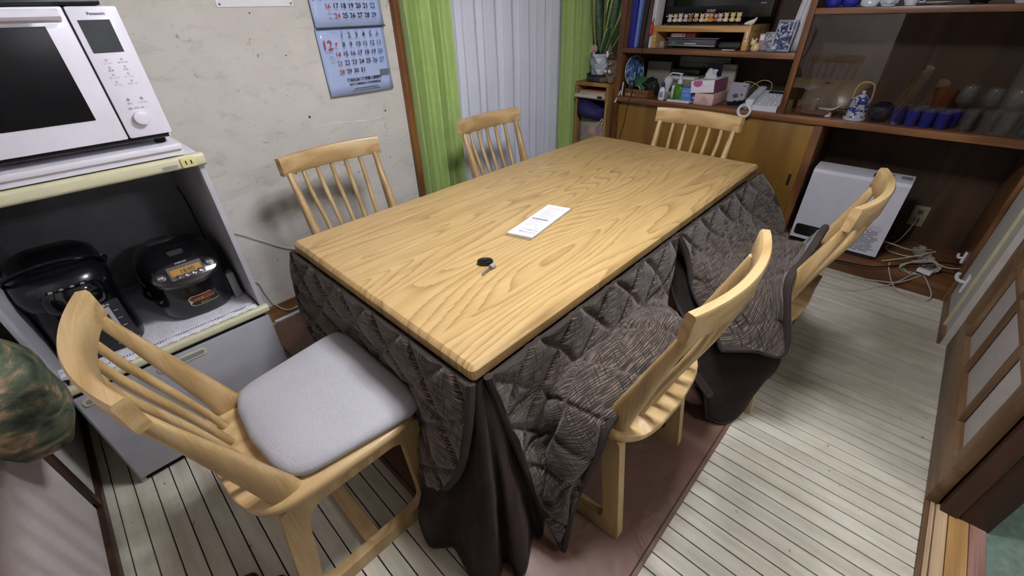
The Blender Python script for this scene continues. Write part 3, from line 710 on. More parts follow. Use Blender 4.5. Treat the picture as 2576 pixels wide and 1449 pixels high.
# lining hanging below the far drape, down to the boards
LP = [[(.950, .020, .650), (.945, -.03, .45), (.895, -.15, .33), (.850, -.25, .18), (.830, -.30, .05)],
      [(1.0, .020, .620), (.970, -.08, .43), (.915, -.22, .34), (.880, -.31, .16), (.875, -.352, .016)],
      [(1.05, .0, .55), (1.0, -.15, .44), (.945, -.31, .345), (.925, -.365, .16), (.94, -.378, .014)],
      [(1.04, -.2, .44), (.98, -.30, .42), (.958, -.39, .335), (.97, -.40, .17), (1.0, -.388, .05)],
      [(1.04, -.25, .44), (.99, -.36, .43), (.975, -.425, .34), (1.01, -.42, .21), (1.06, -.39, .13)]]
cloth('plush_flap', LP, q, PM, 50, 40, .008, False, (1, 1, 1), .004, seed=8., pipe=.003)
LQ = [[(.72, -.10, .42), (.73, -.17, .36), (.735, -.24, .29), (.74, -.30, .23)], [(.78, -.09, .40), (.79, -.16, .33), (.80, -.23, .26), (.81, -.295, .19)], [(.84, -.08, .38), (.85, -.14, .30), (.86, -.20, .22), (.865, -.25, .16)]]
cloth('plush_flap', LQ, q, PM, 30, 24, .008, False, (1, 1, 1), .004, seed=2., pipe=.003)

# ------------------------------------------------------------------ things on the table
lf = thing('leaflet', 'folded white printed leaflet in a clear sleeve lying on the table', 'leaflet', (.66, .37, TH))
o_ = V((.512, .390, TH)); ax = (V((.786, .437, TH))-o_); ay = (V((.536, .303, TH))-o_)
def lp(u, v, h): return o_+ax*u+ay*v+V((0, 0, h))
bm = NB(); prism(bm, [(0, 0), (1, 0), (1, 1), (0, 1)], lambda u, v, w_: lp(u, v, w_), .0012, .006); obj('paper', bm, PAPER, lf, local=False, smooth=False)
bm = NB(); prism(bm, [(-.055, -.02), (1.02, -.02), (1.02, 1.05), (-.055, 1.05)], lambda u, v, w_: lp(u, v, w_), .0004, .0011); obj('clear_sleeve', bm, glassy('clear_film', 'f2f2f2', rough=.15), lf, local=False, smooth=False)
bm = NB(); axn, ayn = ax.normalized(), ay.normalized()
quad(bm, lp(.49, .12, .0063), lp(.52, .12, .0063), lp(.52, .80, .0063), lp(.49, .80, .0063))
for u, tx, sz in ((.12, '取扱説明書', .0125), (.19, '保証書在中', .0125), (.255, 'ご確認ください', .008)): text(bm, tx, sz, lp(u, .62, .0063), -ayn*1.0, -axn, align='CENTER')
random.seed(3)
for k in range(16):
    u = .30+.04*k
    if abs(u-.505) < .03: continue
    v0 = .1+.15*random.random(); v1 = v0+.3+.4*random.random(); v1 = min(v1, .9)
    quad(bm, lp(u, v0, .0063), lp(u+.006, v0, .0063), lp(u+.006, v1, .0063), lp(u, v1, .0063))
obj('print', bm, INKG, lf, local=False, smooth=False)
ky = thing('car_key', 'black key fob with a short silver key lying on the table', 'key', (.315, .29, TH))
bm = NB(); rs = []
for s, z in ((.7, .0005), (.95, .003), (1., .008), (.9, .0125), (.55, .0145)):
    rs.append(ring(bm, [V((.325, .302, TH+z))+V((.022*s*math.cos(a)*1.0, .020*s*math.sin(a)+.016*s*math.cos(a)*-.4, 0)) for a in [2*PI*i/20 for i in range(20)]]))
skin(bm, rs); obj('fob', bm, BLACKPL, ky, local=False)
bm = NB(); lathe(bm, [(.008, .0142), (.009, .0155), (.005, .016)], 14, (.322, .300, TH)); obj('button', bm, BLACKGL, ky, local=False)
bm = NB(); tube(bm, [(.330, .268, TH+.007), (.312, .266, TH+.007)], .0075, 10); obj('collar', bm, GREYPL, ky, local=False)
bm = NB(); bx(bm, -.022, .022, -.0035, .0035, -.0012, .0012, bev=.0005, seg=1, mtx=Matrix.Translation((.294, .262, TH+.006)) @ Matrix.Rotation(.2, 4, 'Z')); obj('blade', bm, CHROME, ky, local=False)

# ------------------------------------------------------------------ curtains
def curtain(name, label, x0, x1, y, z0, z1, folds, amp, mat, group, seed=0, lean=0., n=150, nv=26, flat=0.):
    bm = NB(); rnd = random.Random(seed); ph = [rnd.uniform(-.6, .6) for _ in range(40)]; am = [rnd.uniform(.55, 1.2) for _ in range(40)]
    rows = []
    for j in range(nv+1):
        t = j/nv; z = z1+(z0-z1)*t; r = []
        for i in range(n+1):
            s = i/n; k = s*folds; ki = int(k) % 40; kf = k-int(k)
            a = am[ki]*(1-kf)+am[(ki+1) % 40]*kf; p = ph[ki]*(1-kf)+ph[(ki+1) % 40]*kf
            sv_ = math.sin(2*PI*k+p); w_ = amp*a*(math.copysign(abs(sv_)**.7, sv_)+.35*math.sin(4*PI*k+2*p))*(.75+.25*math.sin(3*t+p))
            w_ += .006*noise.noise(V((s*6+seed, t*5, 1.)))
            x = x0+(x1-x0)*s+lean*t+.010*math.sin(2*PI*k*.5+p+t*2.2)
            r.append(bm.verts.new((x, y+w_, z)))
        rows.append(r)
    for j in range(nv):
        for i in range(n): bm.faces.new((rows[j][i], rows[j][i+1], rows[j+1][i+1], rows[j+1][i]))
    t = thing(name, label, 'curtain', ((x0+x1)/2, y, z0), group=group)
    o = obj('curtain_cloth', bm, mat, t, local=False, ang=180)
    sm = o.modifiers.new('thickness', 'SOLIDIFY'); sm.thickness = .003
    bm = NB()
    for k in range(int(folds)+1):
        xx = x0+(x1-x0)*k/folds; tube(bm, [(xx, y, z1+.02), (xx, y+.006, z1+.008), (xx, y, z1-.02)], .003, 6)
    objs('curtain_hook', bm, WHITEPL, t, local=False)
    return t
GREEN = M('green_curtain_cloth', 'a6c072', .6, var=.05, scale=30, sheen=.2, bump=.1, bscale=400)
def sheer_mat():
    m, nt, b = base('white_sheer'); L = nt.links; out = nt.nodes['Material Output']
    b.inputs['Base Color'].default_value = lin('e3e7f5'); b.inputs['Roughness'].default_value = .8
    tr_ = nd(nt, 'ShaderNodeBsdfTransparent'); mx = nd(nt, 'ShaderNodeMixShader'); mx.inputs[0].default_value = .06
    L.new(b.outputs[0], mx.inputs[1]); L.new(tr_.outputs[0], mx.inputs[2]); L.new(mx.outputs[0], out.inputs[0]); return m
SHEER = sheer_mat()
curtain('window_curtain', 'wide green curtain gathered beside the wooden wall post', .995, 1.275, 1.535, .03, 2.06, 4, .042, GREEN, 'green curtains', 3, lean=.0, n=130)
curtain('sheer_curtain', 'white sheer curtain hanging between the two green curtains', 1.20, 2.36, 1.588, .03, 2.05, 15, .011, SHEER, 'sheers', 5, n=260)
curtain('window_curtain', 'narrow green curtain with even pleats beside the snake plant', 2.255, 2.70, 1.535, .03, 2.06, 9, .022, GREEN, 'green curtains', 8, n=170)
rd = thing('curtain_rail', 'metal curtain rail above the window', 'rail', (1.86, 1.56, 2.08))
for yy in (1.535, 1.588):
    bm = NB(); tube(bm, [(1.0, yy, 2.085), (2.72, yy, 2.085)], .008, 8); obj('rail_bar', bm, ALU, rd, local=False)
bm = NB()
for xx in (1.03, 1.86, 2.69): bx(bm, xx-.01, xx+.01, 1.52, 1.62, 2.093, 2.10)
objs('bracket', bm, ALU, rd, local=False, smooth=False)

# ------------------------------------------------------------------ calendar and notice on the plaster wall
CALP = M('calendar_paper', 'aebfe6', .22, var=.04, scale=4, coat=.3)
cal = thing('wall_calendar', 'pale blue hanging paper calendar showing month 12', 'calendar', (.75, 1.605, 1.0))
CX0, CX1, CZ0, CZ1 = .578, .922, 1.005, 1.60
def sheet(a, b_, z0, z1, yb):
    bm = NB(); n = 12; A = []; B = []
    for i in range(n+1):
        s = i/n; dx = a+(b_-a)*s
        A.append([bm.verts.new((dx, yb-.004*math.sin(s*PI)*(1-(k/6))-(.006 if k == 0 else .003*(1-k/6)), z0+(z1-z0)*k/6)) for k in range(7)])
    for i in range(n):
        for k in range(6): bm.faces.new((A[i][k], A[i+1][k], A[i+1][k+1], A[i][k+1]))
    return bm
bm = sheet(CX0, CX1, CZ0, 1.283, 1.609)
o = obj('month_sheet', bm, CALP, cal, local=False, ang=180); s_ = o.modifiers.new('t', 'SOLIDIFY'); s_.thickness = .0015
bm = sheet(CX0+.004, CX1+.004, 1.284, 1.60, 1.607)
o = obj('month_sheet', bm, CALP, cal, local=False, ang=180); s_ = o.modifiers.new('t', 'SOLIDIFY'); s_.thickness = .0015
bm = NB(); bx(bm, CX0+.002, CX1+.006, 1.595, 1.6, 1.279, 1.285); obj('binding_strip', bm, M('calendar_binding', '2f3c46', .5), cal, local=False, smooth=False)
RED = M('red_ink', 'b3463e', .6, var=0.); BLUE = M('blue_ink', '27549f', .6, var=0.)
bm = NB(); YT = 1.594
def ct(tx, sz, x, z, mi, al='CENTER', b_=0.): text(bm, tx, sz, (x, YT, z), (1, 0, 0), (0, 0, 1), mi, al, b_)
x0c, dxc = .656, .0368
def day(n_, c, z, mi):
    ct(str(n_), .027, x0c+dxc*c, z, mi, b_=.0002)
    for q_ in range(1): quad(bm, (x0c+dxc*c-.006, YT, z-.005), (x0c+dxc*c+.008, YT, z-.005), (x0c+dxc*c+.008, YT, z-.0062), (x0c+dxc*c-.006, YT, z-.0062), 3)
for d_ in range(1, 32):
    c = d_ % 7; day(d_, c, 1.243-.0365*(d_//7), 1 if c == 0 else (2 if c == 6 else 0))
for d_ in list(range(2, 23))+list(range(24, 30)):
    c = (d_-2) % 7; day(d_, c, 1.428-.0365*((d_-2)//7), 1 if c == 0 or d_ == 24 else (2 if c == 6 else 0))
ct('23', .012, x0c, 1.332, 1); ct('30', .012, x0c, 1.314, 1)
for z in (1.336, 1.318): quad(bm, (x0c+.010, YT, z), (x0c+.024, YT, z), (x0c+.024, YT, z-.001), (x0c+.010, YT, z-.001), 3)
ct('12', .052, .614, 1.200, 1, b_=.0002); ct('DECEMBER', .0075, .616, 1.188, 1)
ct('11', .060, .615, 1.385, 1)
for i, s in enumerate(('師走', '十二月', '令和')): ct(s, .009, .622, 1.165-.011*i, 3)
for i, s in enumerate(('SUN', 'MON', 'TUE', 'WED', 'THU', 'FRI', 'SAT')): ct(s, .007, x0c+dxc*i, 1.264, 3)
for k in range(4): quad(bm, (.855, YT, 1.098-.007*k), (.912-.006*(k % 2), YT, 1.098-.007*k), (.912-.006*(k % 2), YT, 1.094-.007*k), (.855, YT, 1.094-.007*k), 3)
ct('織田社会保険労務士事務所', .0155, .765, 1.062, 0, b_=.0004); ct('労働保険事務組合 伊勢経営労務協会', .0105, .765, 1.044, 0, b_=.0003)
for k, (a, b_) in enumerate(((.70, .83), (.69, .84))): quad(bm, (a, YT, 1.030-.009*k), (b_, YT, 1.030-.009*k), (b_, YT, 1.027-.009*k), (a, YT, 1.027-.009*k), 3)
def carve(bm, rules, mats, parent):
    """share flat print out to named parts by where each letter lies"""
    for nm, test in rules:
        nb = NB(); got = [f for f in bm.faces if test(f.calc_center_median())]
        mp_ = {}
        for f in got:
            vs = []
            for v in f.verts:
                if v not in mp_: mp_[v] = nb.verts.new(v.co)
                vs.append(mp_[v])
            nb.faces.new(vs).material_index = f.material_index
        bmesh.ops.delete(bm, geom=got, context='FACES_ONLY')
        obj(nm, nb, mats, parent, local=False, smooth=False)
    bm.free()
carve(bm, (('footer_print', lambda c: c.z < 1.075), ('month_number', lambda c: c.x < .642), ('november_dates', lambda c: c.z > 1.284), ('side_print', lambda c: c.x > .85 and c.z < 1.105), ('december_dates', lambda c: True)), [INK, RED, BLUE, INKG], cal)
nt_ = thing('wall_notice', 'white paper notice pinned high on the wall left of the calendar', 'notice', (.37, 1.615, 1.37))
bm = NB(); bx(bm, .226, .516, 1.6165, 1.6185, 1.366, 1.75); obj('paper', bm, PAPER, nt_, local=False, smooth=False)
bm = NB()
for xx in (.236, .506): lathe(bm, [(.004, 0), (.004, .004), (.001, .006)], 10, mtx=Matrix.Translation((xx, 1.6165, 1.376)) @ Matrix.Rotation(PI/2, 4, 'X'))
objs('pin', bm, CHROME, nt_, local=False)
bm = NB()
for k in range(9): quad(bm, (.25, 1.616, 1.40+.035*k), (.48-.05*(k % 3), 1.616, 1.40+.035*k), (.48-.05*(k % 3), 1.616, 1.406+.035*k), (.25, 1.616, 1.406+.035*k))
obj('print', bm, INKG, nt_, local=False, smooth=False)

# ------------------------------------------------------------------ microwave stand
SX0, SX1, SY0, SY1 = -.690, -.130, 1.0, 1.585
st = thing('microwave_stand', 'grey steel kitchen stand with cream edges, open shelf and drawers', 'stand', (-.41, 1.29, 0))
for a, b_ in ((SX0, SX0+.016), (SX1-.016, SX1)):
    bm = NB(); bx(bm, a, b_, SY0+.012, SY1, .0, .985, bev=.003); obj('side_panel', bm, STANDG, st, local=False)
bm = NB(); bx(bm, SX0+.016, SX1-.016, SY1-.012, SY1, .03, .97); bk = obj('back_panel', bm, M('grey_back_panel', '77787f', .5), st, local=False, smooth=False)
bm = NB()
for r_i in range(3):
    for k in range(26): lathe(bm, [(.004, 0), (.004, .002)], 8, mtx=Matrix.Translation((SX0+.05+.0175*k+.008*(r_i % 2), SY1-.0119, .90-.018*r_i)) @ Matrix.Rotation(PI/2, 4, 'X'))
o = obj('vent_holes', bm, DARKGAP, bk, local=False); o['kind'] = 'stuff'
bm = NB()
for k in range(4): bx(bm, SX1-.0165, SX1-.0155, 1.06+.02*k, 1.067+.02*k, .86, .95)
objs('vent_slot', bm, M('slot_edge', '8e8e90', .4), st, local=False, smooth=False)
bm = NB(); bx(bm, SX0, SX1, SY0+.02, SY1, .985, 1.002, bev=.003); obj('top_board', bm, WHITEPL, st, local=False)
def edge_bar(z0, z1, nm):
    bm = NB(); prism(bm, rrect(SY0-.008, SY0+.022, z0, z1, .011, 5), X_, SX0-.004, SX1+.005); return obj(nm, bm, CREAM, st, local=False)
eb = edge_bar(.972, 1.008, 'top_edge'); edge_bar(.432, .462, 'shelf_edge')
bm = NB(); bx(bm, -.186, -.150, SY0-.0135, SY0-.006, .977, 1.003, bev=.002); sk = obj('power_socket', bm, M('cream_socket', 'cfc68c', .4), st, local=False)
bm = NB(); bx(bm, -.176, -.173, SY0-.0142, SY0-.013, .985, .996); bx(bm, -.163, -.160, SY0-.0142, SY0-.013, .985, .996); objs('socket_slot', bm, DARKGAP, sk, local=False, smooth=False)
bm = NB(); bx(bm, -.232, -.196, SY0-.0088, SY0-.0078, .981, .989); obj('maker_badge', bm, GREYPL, st, local=False, smooth=False)
bm = NB(); bx(bm, SX0+.016, SX1-.016, SY0+.02, SY1-.012, .436, .452); obj('shelf', bm, STANDG, st, local=False, smooth=False)
def drawer(x0, x1, z0, z1, hs):
    bm = NB(); bx(bm, x0, x1, SY0, SY0+.02, z0, z1, bev=.004); d_ = obj('drawer', bm, STANDG, st, local=False)
    for hx0, hx1 in hs:
        bm = NB(); prism(bm, rrect(hx0, hx1, z1-.038, z1-.012, .010, 4), Y_, SY0-.003, SY0+.001)
        h = obj('handle', bm, CREAM, d_, local=False)
        bm = NB(); prism(bm, rrect(hx0+.007, hx1-.007, z1-.032, z1-.017, .006, 4), Y_, SY0-.0036, SY0-.002); obj('handle_recess', bm, GREYPL, d_, local=False)
drawer(SX0+.006, SX1-.004, .030, .418, ((-.487, -.348), (-.672, -.60)))
bm = NB(); bx(bm, SX0+.012, SX1-.012, SY0+.008, SY1, .418, .434); obj('gap_strip', bm, DARKGAP, st, local=False, smooth=False)
bm = NB(); bx(bm, SX0+.01, SX1-.01, SY0+.02, SY1, .0, .03); obj('plinth', bm, DARKGAP, st, local=False, smooth=False)
# lace cloth on the stand's shelf
def lace_mat():
    m, nt, b = base('white_lace'); L = nt.links; tc = nd(nt, 'ShaderNodeTexCoord')
    v = nd(nt, 'ShaderNodeTexVoronoi', Scale=130.); L.new(tc.outputs['Object'], v.inputs['Vector'])
    r = ramp(nt, v.outputs['Distance'], [(.12, '8d8d98'), (.3, 'd6d6de')]); L.new(r.outputs[0], b.inputs['Base Color']); b.inputs['Roughness'].default_value = .85
    return m
LACE = lace_mat()
lc = thing('lace_cloth', 'white lace cloth spread under the kettle and rice cooker', 'cloth', (-.41, 1.2, .455))
bm = NB(); n = 60; F = []
for i in range(n+1):
    s = i/n; xx = SX0+.022+(SX1-SX0-.044)*s
    yf = SY0+.010-.006*abs(math.sin(s*PI*9)); r = []
    for k in range(9):
        t = k/8; yy = yf+(1.50-yf)*t; zz = .4535+.0035*noise.noise(V((xx*14, yy*14, 0)))+.003
        if k == 0: zz = .464+.004*math.sin(s*55)
        if k == 1: zz = .462+.003*math.sin(s*40)
        r.append(bm.verts.new((xx, yy, zz)))
    F.append(r)
for i in range(n):
    for k in range(8): bm.faces.new((F[i][k], F[i+1][k], F[i+1][k+1], F[i][k+1]))
o = obj('cloth_sheet', bm, LACE, lc, local=False, ang=180); s_ = o.modifiers.new('t', 'SOLIDIFY'); s_.thickness = .002
bm = NB()
for k in range(70): 
    xx = SX0+.03+(SX1-SX0-.06)*k/69; bx(bm, xx-.0015, xx+.0015, SY0+.036, SY0+.039, .462, .4665)
obj('eyelet_row', bm, INKG, lc, local=False, smooth=False)['kind'] = 'stuff'

# ------------------------------------------------------------------ microwave oven
MX0, MX1, MY0, MY1, MZ0, MZ1 = -.668, -.170, 1.0, 1.42, 1.072, 1.362
bd = thing('plastic_board', 'white plastic board lying between the microwave and its stand', 'board', (-.42, 1.25, 1.008))
bm = NB(); bx(bm, -.69, -.166, MY0-.012, 1.5, 1.028, 1.044, bev=.004); obj('board_top', bm, WHITEPL, bd, local=False)
bm = NB(); bx(bm, -.69, -.166, MY0-.004, MY0+.008, 1.012, 1.028); bx(bm, -.68, -.176, MY0+.02, 1.49, 1.0095, 1.028); obj('board_rim', bm, WHITEPL, bd, local=False, smooth=False)
mw = thing('microwave_oven', 'white microwave oven with black door window and round knob', 'microwave', ((MX0+MX1)/2, 1.2, 1.044))
bm = NB(); bx(bm, MX0+.004, MX1-.002, MY0+.022, MY1, MZ0-.014, MZ1, bev=.008); obj('body', bm, WHITEGL, mw, local=False)
SPL = -.2675
bm = NB(); bx(bm, SPL+.0015, MX1, MY0, MY0+.022, MZ0, MZ1, bev=.006); pn = obj('control_panel', bm, WHITEGL, mw, local=False)
bm = NB(); bx(bm, MX0, SPL-.0015, MY0, MY0+.022, MZ0, MZ1, bev=.004); dr = obj('door', bm, WHITEGL, mw, local=False); MWIN = M('oven_window_black', '06070b', .32, var=0., spec=.25)
bm = NB(); bx(bm, SPL-.002, SPL+.002, MY0+.004, MY0+.02, MZ0+.003, MZ1-.003); bx(bm, MX0+.01, MX1-.01, MY0+.01, MY0+.03, MZ0-.010, MZ0+.002); obj('gap', bm, DARKGAP, mw, local=False, smooth=False)
bm = NB(); bx(bm, MX0+.04, -.312, MY0-.0015, MY0+.002, 1.127, 1.325, bev=.001); obj('door_window', bm, MWIN, dr, local=False)
bm = NB(); prism(bm, [(MY0+.002, 1.333), (MY0-.024, 1.337), (MY0-.030, 1.343), (MY0-.030, 1.352), (MY0-.024, 1.357), (MY0+.002, 1.358)], X_, MX0+.01, SPL-.012); obj('door_handle', bm, WHITEGL, dr, local=False, ang=30)
bm = NB(); bx(bm, -.253, -.194, MY0-.001, MY0+.002, 1.268, 1.335); obj('display', bm, M('lcd_dark', '33363a', .25), pn, local=False, smooth=False)
bm = NB(); lathe(bm, [(.0165, .0), (.0165, .012), (.0155, .0145), (.012, .0155)], 28, mtx=Matrix.Translation((-.2235, MY0, 1.119)) @ Matrix.Rotation(PI/2, 4, 'X')); obj('knob', bm, WHITEGL, pn, local=False)
bm = NB(); YT = MY0-.0006
text(bm, 'Panasonic', .0085, (-.214, YT, 1.3445), (1, 0, 0), (0, 0, 1), 0, 'CENTER', .0003)
for r_i, z in enumerate((1.244, 1.228, 1.212, 1.196)):
    for c, (x_, wds) in enumerate(((-.237, ('レンジ', '解凍', 'オーブン', 'グリル')), (-.207, ('あたため', '牛乳', 'トースト', 'スチーム')))):
        lathe(bm, [(.0024, 0), (.0016, 0)], 10, caps=False, mtx=Matrix.Translation((x_, YT, z+.0085)) @ Matrix.Rotation(PI/2, 4, 'X')); text(bm, wds[r_i], .0052, (x_, YT, z), (1, 0, 0), (0, 0, 1), 0)
for x_, tx in ((-.232, '戻る'), (-.204, 'とりけし')):
    lathe(bm, [(.0032, 0), (.0014, 0)], 12, caps=False, mtx=Matrix.Translation((x_, YT, 1.163)) @ Matrix.Rotation(PI/2, 4, 'X')); text(bm, tx, .0052, (x_, YT, 1.152), (1, 0, 0), (0, 0, 1), 0)
text(bm, '温度／時間  決定', .0045, (-.2235, YT, 1.1405), (1, 0, 0), (0, 0, 1), 0)
obj('panel_print', bm, INKG, pn, local=False, smooth=False)
for xx in (MX0+.04, MX1-.03):
    for yy in (MY0+.05, MY1-.04):
        bm = NB(); lathe(bm, [(.012, 1.0445), (.014, 1.05), (.014, MZ0-.013)], 12, (xx, yy, 0)); obj('foot', bm, DARKGAP, mw, local=False)
ty = thing('black_tray', 'black flat tray lying on top of the microwave', 'tray', (-.43, 1.2, MZ1))
bm = NB(); bx(bm, -.66, -.196, MY0+.004, 1.38, MZ1+.001, MZ1+.016, bev=.006); obj('tray_base', bm, BLACKPL, ty, local=False)
bm = NB(); bx(bm, -.655, -.201, MY0+.010, MY0+.016, MZ1+.016, MZ1+.026); bx(bm, -.655, -.201, 1.37, 1.376, MZ1+.016, MZ1+.026); bx(bm, -.655, -.649, MY0+.016, 1.37, MZ1+.016, MZ1+.026); bx(bm, -.207, -.201, MY0+.016, 1.37, MZ1+.016, MZ1+.026); obj('tray_rim', bm, BLACKPL, ty, local=False, smooth=False)

# ------------------------------------------------------------------ hot-water kettle pot
KM = M('kettle_black', '0c0d14', .25, var=.1, coat=.3)
kt = thing('water_boiler', 'tall black hot-water dispenser with level window on the stand shelf', 'boiler', (-.565, 1.22, .458))
def sq(cx, cy, hw, hd, e, z, n=36, tilt=0.):
    out = []
    for i in range(n):
        a = 2*PI*i/n; c, s = math.cos(a), math.sin(a)
        y_ = math.copysign(abs(s)**e, s)*hd
        out.append((cx+math.copysign(abs(c)**e, c)*hw, cy+y_, z+tilt*y_))
    return out
bm = NB(); rs = [ring(bm, sq(-.565, 1.225, w_, d_, .55, z)) for w_, d_, z in ((.096, .118, .458), (.104, .128, .464), (.104, .128, .50), (.099, .122, .56), (.099, .122, .66))]
skin(bm, rs); obj('body', bm, KM, kt, local=False, ang=50)
bm = NB(); rs = [ring(bm, sq(-.565, 1.222, w_, d_, .62, z, tilt=.12)) for w_, d_, z in ((.099, .122, .660), (.108, .136, .675), (.110, .139, .705), (.104, .132, .735), (.086, .110, .752), (.05, .06, .757))]
skin(bm, rs); obj('lid', bm, KM, kt, local=False, ang=50)
bm = NB(); rs = [ring(bm, sq(-.553, 1.112, w_, d_, .7, z)) for w_, d_, z in ((.062, .038, .640), (.070, .045, .655), (.070, .044, .69), (.060, .036, .706), (.03, .018, .709))]
skin(bm, rs); obj('spout_hood', bm, BLACKGL, kt, local=False, ang=50)
bm = NB(); bx(bm, -.600, -.510, 1.088, 1.094, .700, .713, bev=.002, mtx=None); pnl = obj('control_strip', bm, BLACKGL, kt, local=False)
bm = NB()
for k in range(4): lathe(bm, [(.006, 0), (.005, .002), (.0, .0025)], 10, mtx=Matrix.Translation((-.590+.023*k, 1.0875, .706)) @ Matrix.Rotation(PI/2, 4, 'X'))
objs('button', bm, GREYPL, pnl, local=False)
bm = NB(); bx(bm, -.535, -.475, 1.094, 1.1, .478, .630, bev=.002); wv = obj('level_window', bm, M('level_window_grey', '2c2c32', .25), kt, local=False)
bm = NB(); bx(bm, -.513, -.503, 1.0925, 1.0945, .495, .612); wl = obj('level_tube', bm, M('level_white', 'a9a9b4', .4), wv, local=False, smooth=False)
bm = NB(); text(bm, '満水', .010, (-.508, 1.0932, .616), (1, 0, 0), (0, 0, 1)); text(bm, 'VE電気まほうびん', .007, (-.505, 1.0932, .483), (1, 0, 0), (0, 0, 1))
for k in range(4): quad(bm, (-.499, 1.0932, .51+.028*k), (-.488, 1.0932, .51+.028*k), (-.488, 1.0932, .5115+.028*k), (-.499, 1.0932, .5115+.028*k))
obj('level_print', bm, PAPER, wv, local=False, smooth=False)
bm = NB(); tube(bm, spline([(-.668, 1.22, .70), (-.672, 1.16, .745), (-.60, 1.13, .772), (-.53, 1.13, .772), (-.458, 1.16, .745), (-.462, 1.22, .70)], 5), .008, 8, sx=.7, sy=1.4); obj('carry_handle', bm, KM, kt, local=False)

# ------------------------------------------------------------------ rice cooker
CKM = M('cooker_black', '100f12', .22, var=.1, coat=.4)
ck = thing('rice_cooker', 'round black rice cooker with amber display on the stand shelf', 'rice cooker', (-.285, 1.225, .458))
cx, cy = -.287, 1.235
bm = NB(); rs = [ring(bm, sq(cx, cy, w_, d_, .78, z, 44)) for w_, d_, z in ((.085, .095, .458), (.108, .122, .462), (.115, .132, .48), (.119, .138, .53), (.120, .140, .58), (.120, .140, .60))]
skin(bm, rs); obj('body', bm, CKM, ck, local=False, ang=50)
bm = NB(); rs = [ring(bm, sq(cx, cy+dy, w_, d_, .80, z, 44)) for w_, d_, z, dy in ((.121, .141, .600, 0), (.122, .142, .612, 0), (.116, .132, .645, .006), (.098, .106, .674, .014), (.066, .070, .690, .022), (.03, .03, .694, .026))]
skin(bm, rs); ld = obj('lid', bm, CKM, ck, local=False, ang=50)
bm = NB(); rs = [ring(bm, sq(cx-.012, cy+.055, .050*s, .032*s, .9, z)) for s, z in ((1., .684), (1., .692), (.9, .696), (.5, .698))]
skin(bm, rs); sv = obj('steam_vent', bm, M('vent_cover', '3c3c3e', .3), ck, local=False)
bm = NB(); bx(bm, cx-.026, cx+.006, cy+.052, cy+.057, .6975, .6990); obj('vent_slot', bm, DARKGAP, sv, local=False, smooth=False)
# tilted control face at the front
T_ = Matrix.Translation((cx-.002, cy-.131, .634)) @ Matrix.Rotation(math.radians(46), 4, 'X')
def tp(u, v, w_): return T_ @ V((u, v, w_))
bm = NB(); rs = []
for s, w_ in ((1., -.030), (1.03, -.004), (1.0, .0015), (.95, .003)):
    rs.append(ring(bm, [tp(.094*s*math.cos(a), .043*s*math.sin(a), w_) for a in [2*PI*i/40 for i in range(40)]]))
skin(bm, rs); cf = obj('control_face', bm, M('cooker_face', '232025', .18, var=.05, coat=.5), ck, local=False, ang=50)
bm = NB(); prism(bm, rrect(-.046, .052, -.020, .028, .003, 2), tp, .003, .0042); obj('display_bezel', bm, M('bezel_grey', '55504f', .3), cf, local=False)
bm = NB(); prism(bm, rrect(-.040, .046, -.006, .016, .002, 2), tp, .0042, .0048); obj('display', bm, M('amber_lcd', 'a3762e', .35, var=.05), cf, local=False)
bm = NB(); ux = tp(1, 0, 0)-tp(0, 0, 0); uy = tp(0, 1, 0)-tp(0, 0, 0)
text(bm, '18:00', .019, tp(.006, -.003, .0050), ux, uy, 0, bold=.0002); obj('display_digits', bm, INK, cf, local=False, smooth=False)
bm = NB()
for k, (u, v, r) in enumerate(((-.068, .002, .013), (.072, .006, .013), (-.026, -.013, .007), (-.004, -.014, .008), (.018, -.014, .008), (.038, -.013, .009))):
    lathe(bm, [(r, .004), (r, .0055), (r*.7, .0062)], 16, mtx=T_ @ Matrix.Translation((u, v, 0)))
objs('button', bm, M('button_dark', '3a3638', .3), cf, local=False)
bm = NB()
bm.free()
for tx, sz, u, v, h in (('◀', .009, -.004, -.017, .0064), ('▶', .009, .018, -.017, .0064), ('●', .009, .038, -.017, .0064), ('ZOJIRUSHI', .007, 0, .033, .0036), ('炊飯', .008, -.068, -.001, .0064), ('取消', .008, .072, .003, .0064)):
    bm = NB(); text(bm, tx, sz, tp(u, v, h), ux, uy); obj('button_print', bm, PAPER, cf, local=False, smooth=False)
bm = NB(); prism(bm, rrect(-.022, .022, -.006, .006, .004, 3), lambda u, v, w_: V((cx+.0+u, cy-.072+v*1.3, .683+w_+v*.5)), -.006, .004); obj('lid_button', bm, M('button_dark', '3a3638', .3), ck, local=False)
# sticker following the curved front
def cyl_pt(u, z, r=.1405):
    a = -PI/2+u/.125+.12; return V((cx+.1215*math.cos(a), cy+r*math.sin(a), z))
def sticker(bm, poly_z0, poly_z1, u0, u1, off, mi=0, n=10):
    A = [[None]*2 for _ in range(n+1)]
    for i in range(n+1):
        s = i/n; u = u0+(u1-u0)*s; cut = .007*max(0, (abs(s-.5)-.40)/.1)
        A[i] = [bm.verts.new(cyl_pt(u, poly_z0+cut, .1405+off)), bm.verts.new(cyl_pt(u, poly_z1-cut, .1405+off))]
    for i in range(n): f = bm.faces.new((A[i][0], A[i+1][0], A[i+1][1], A[i][1])); f.material_index = mi
bm = NB(); sticker(bm, .508, .546, -.050, .050, .0015, 0); sticker(bm, .526, .5445, -.048, .048, .0022, 1); sticker(bm, .510, .525, -.048, .048, .0022, 2)
obj('sticker', bm, [M('sticker_cream', 'c5b08e', .4), M('sticker_red', '5c241c', .35), M('sticker_black', '17120f', .35)], ck, local=False, ang=180)
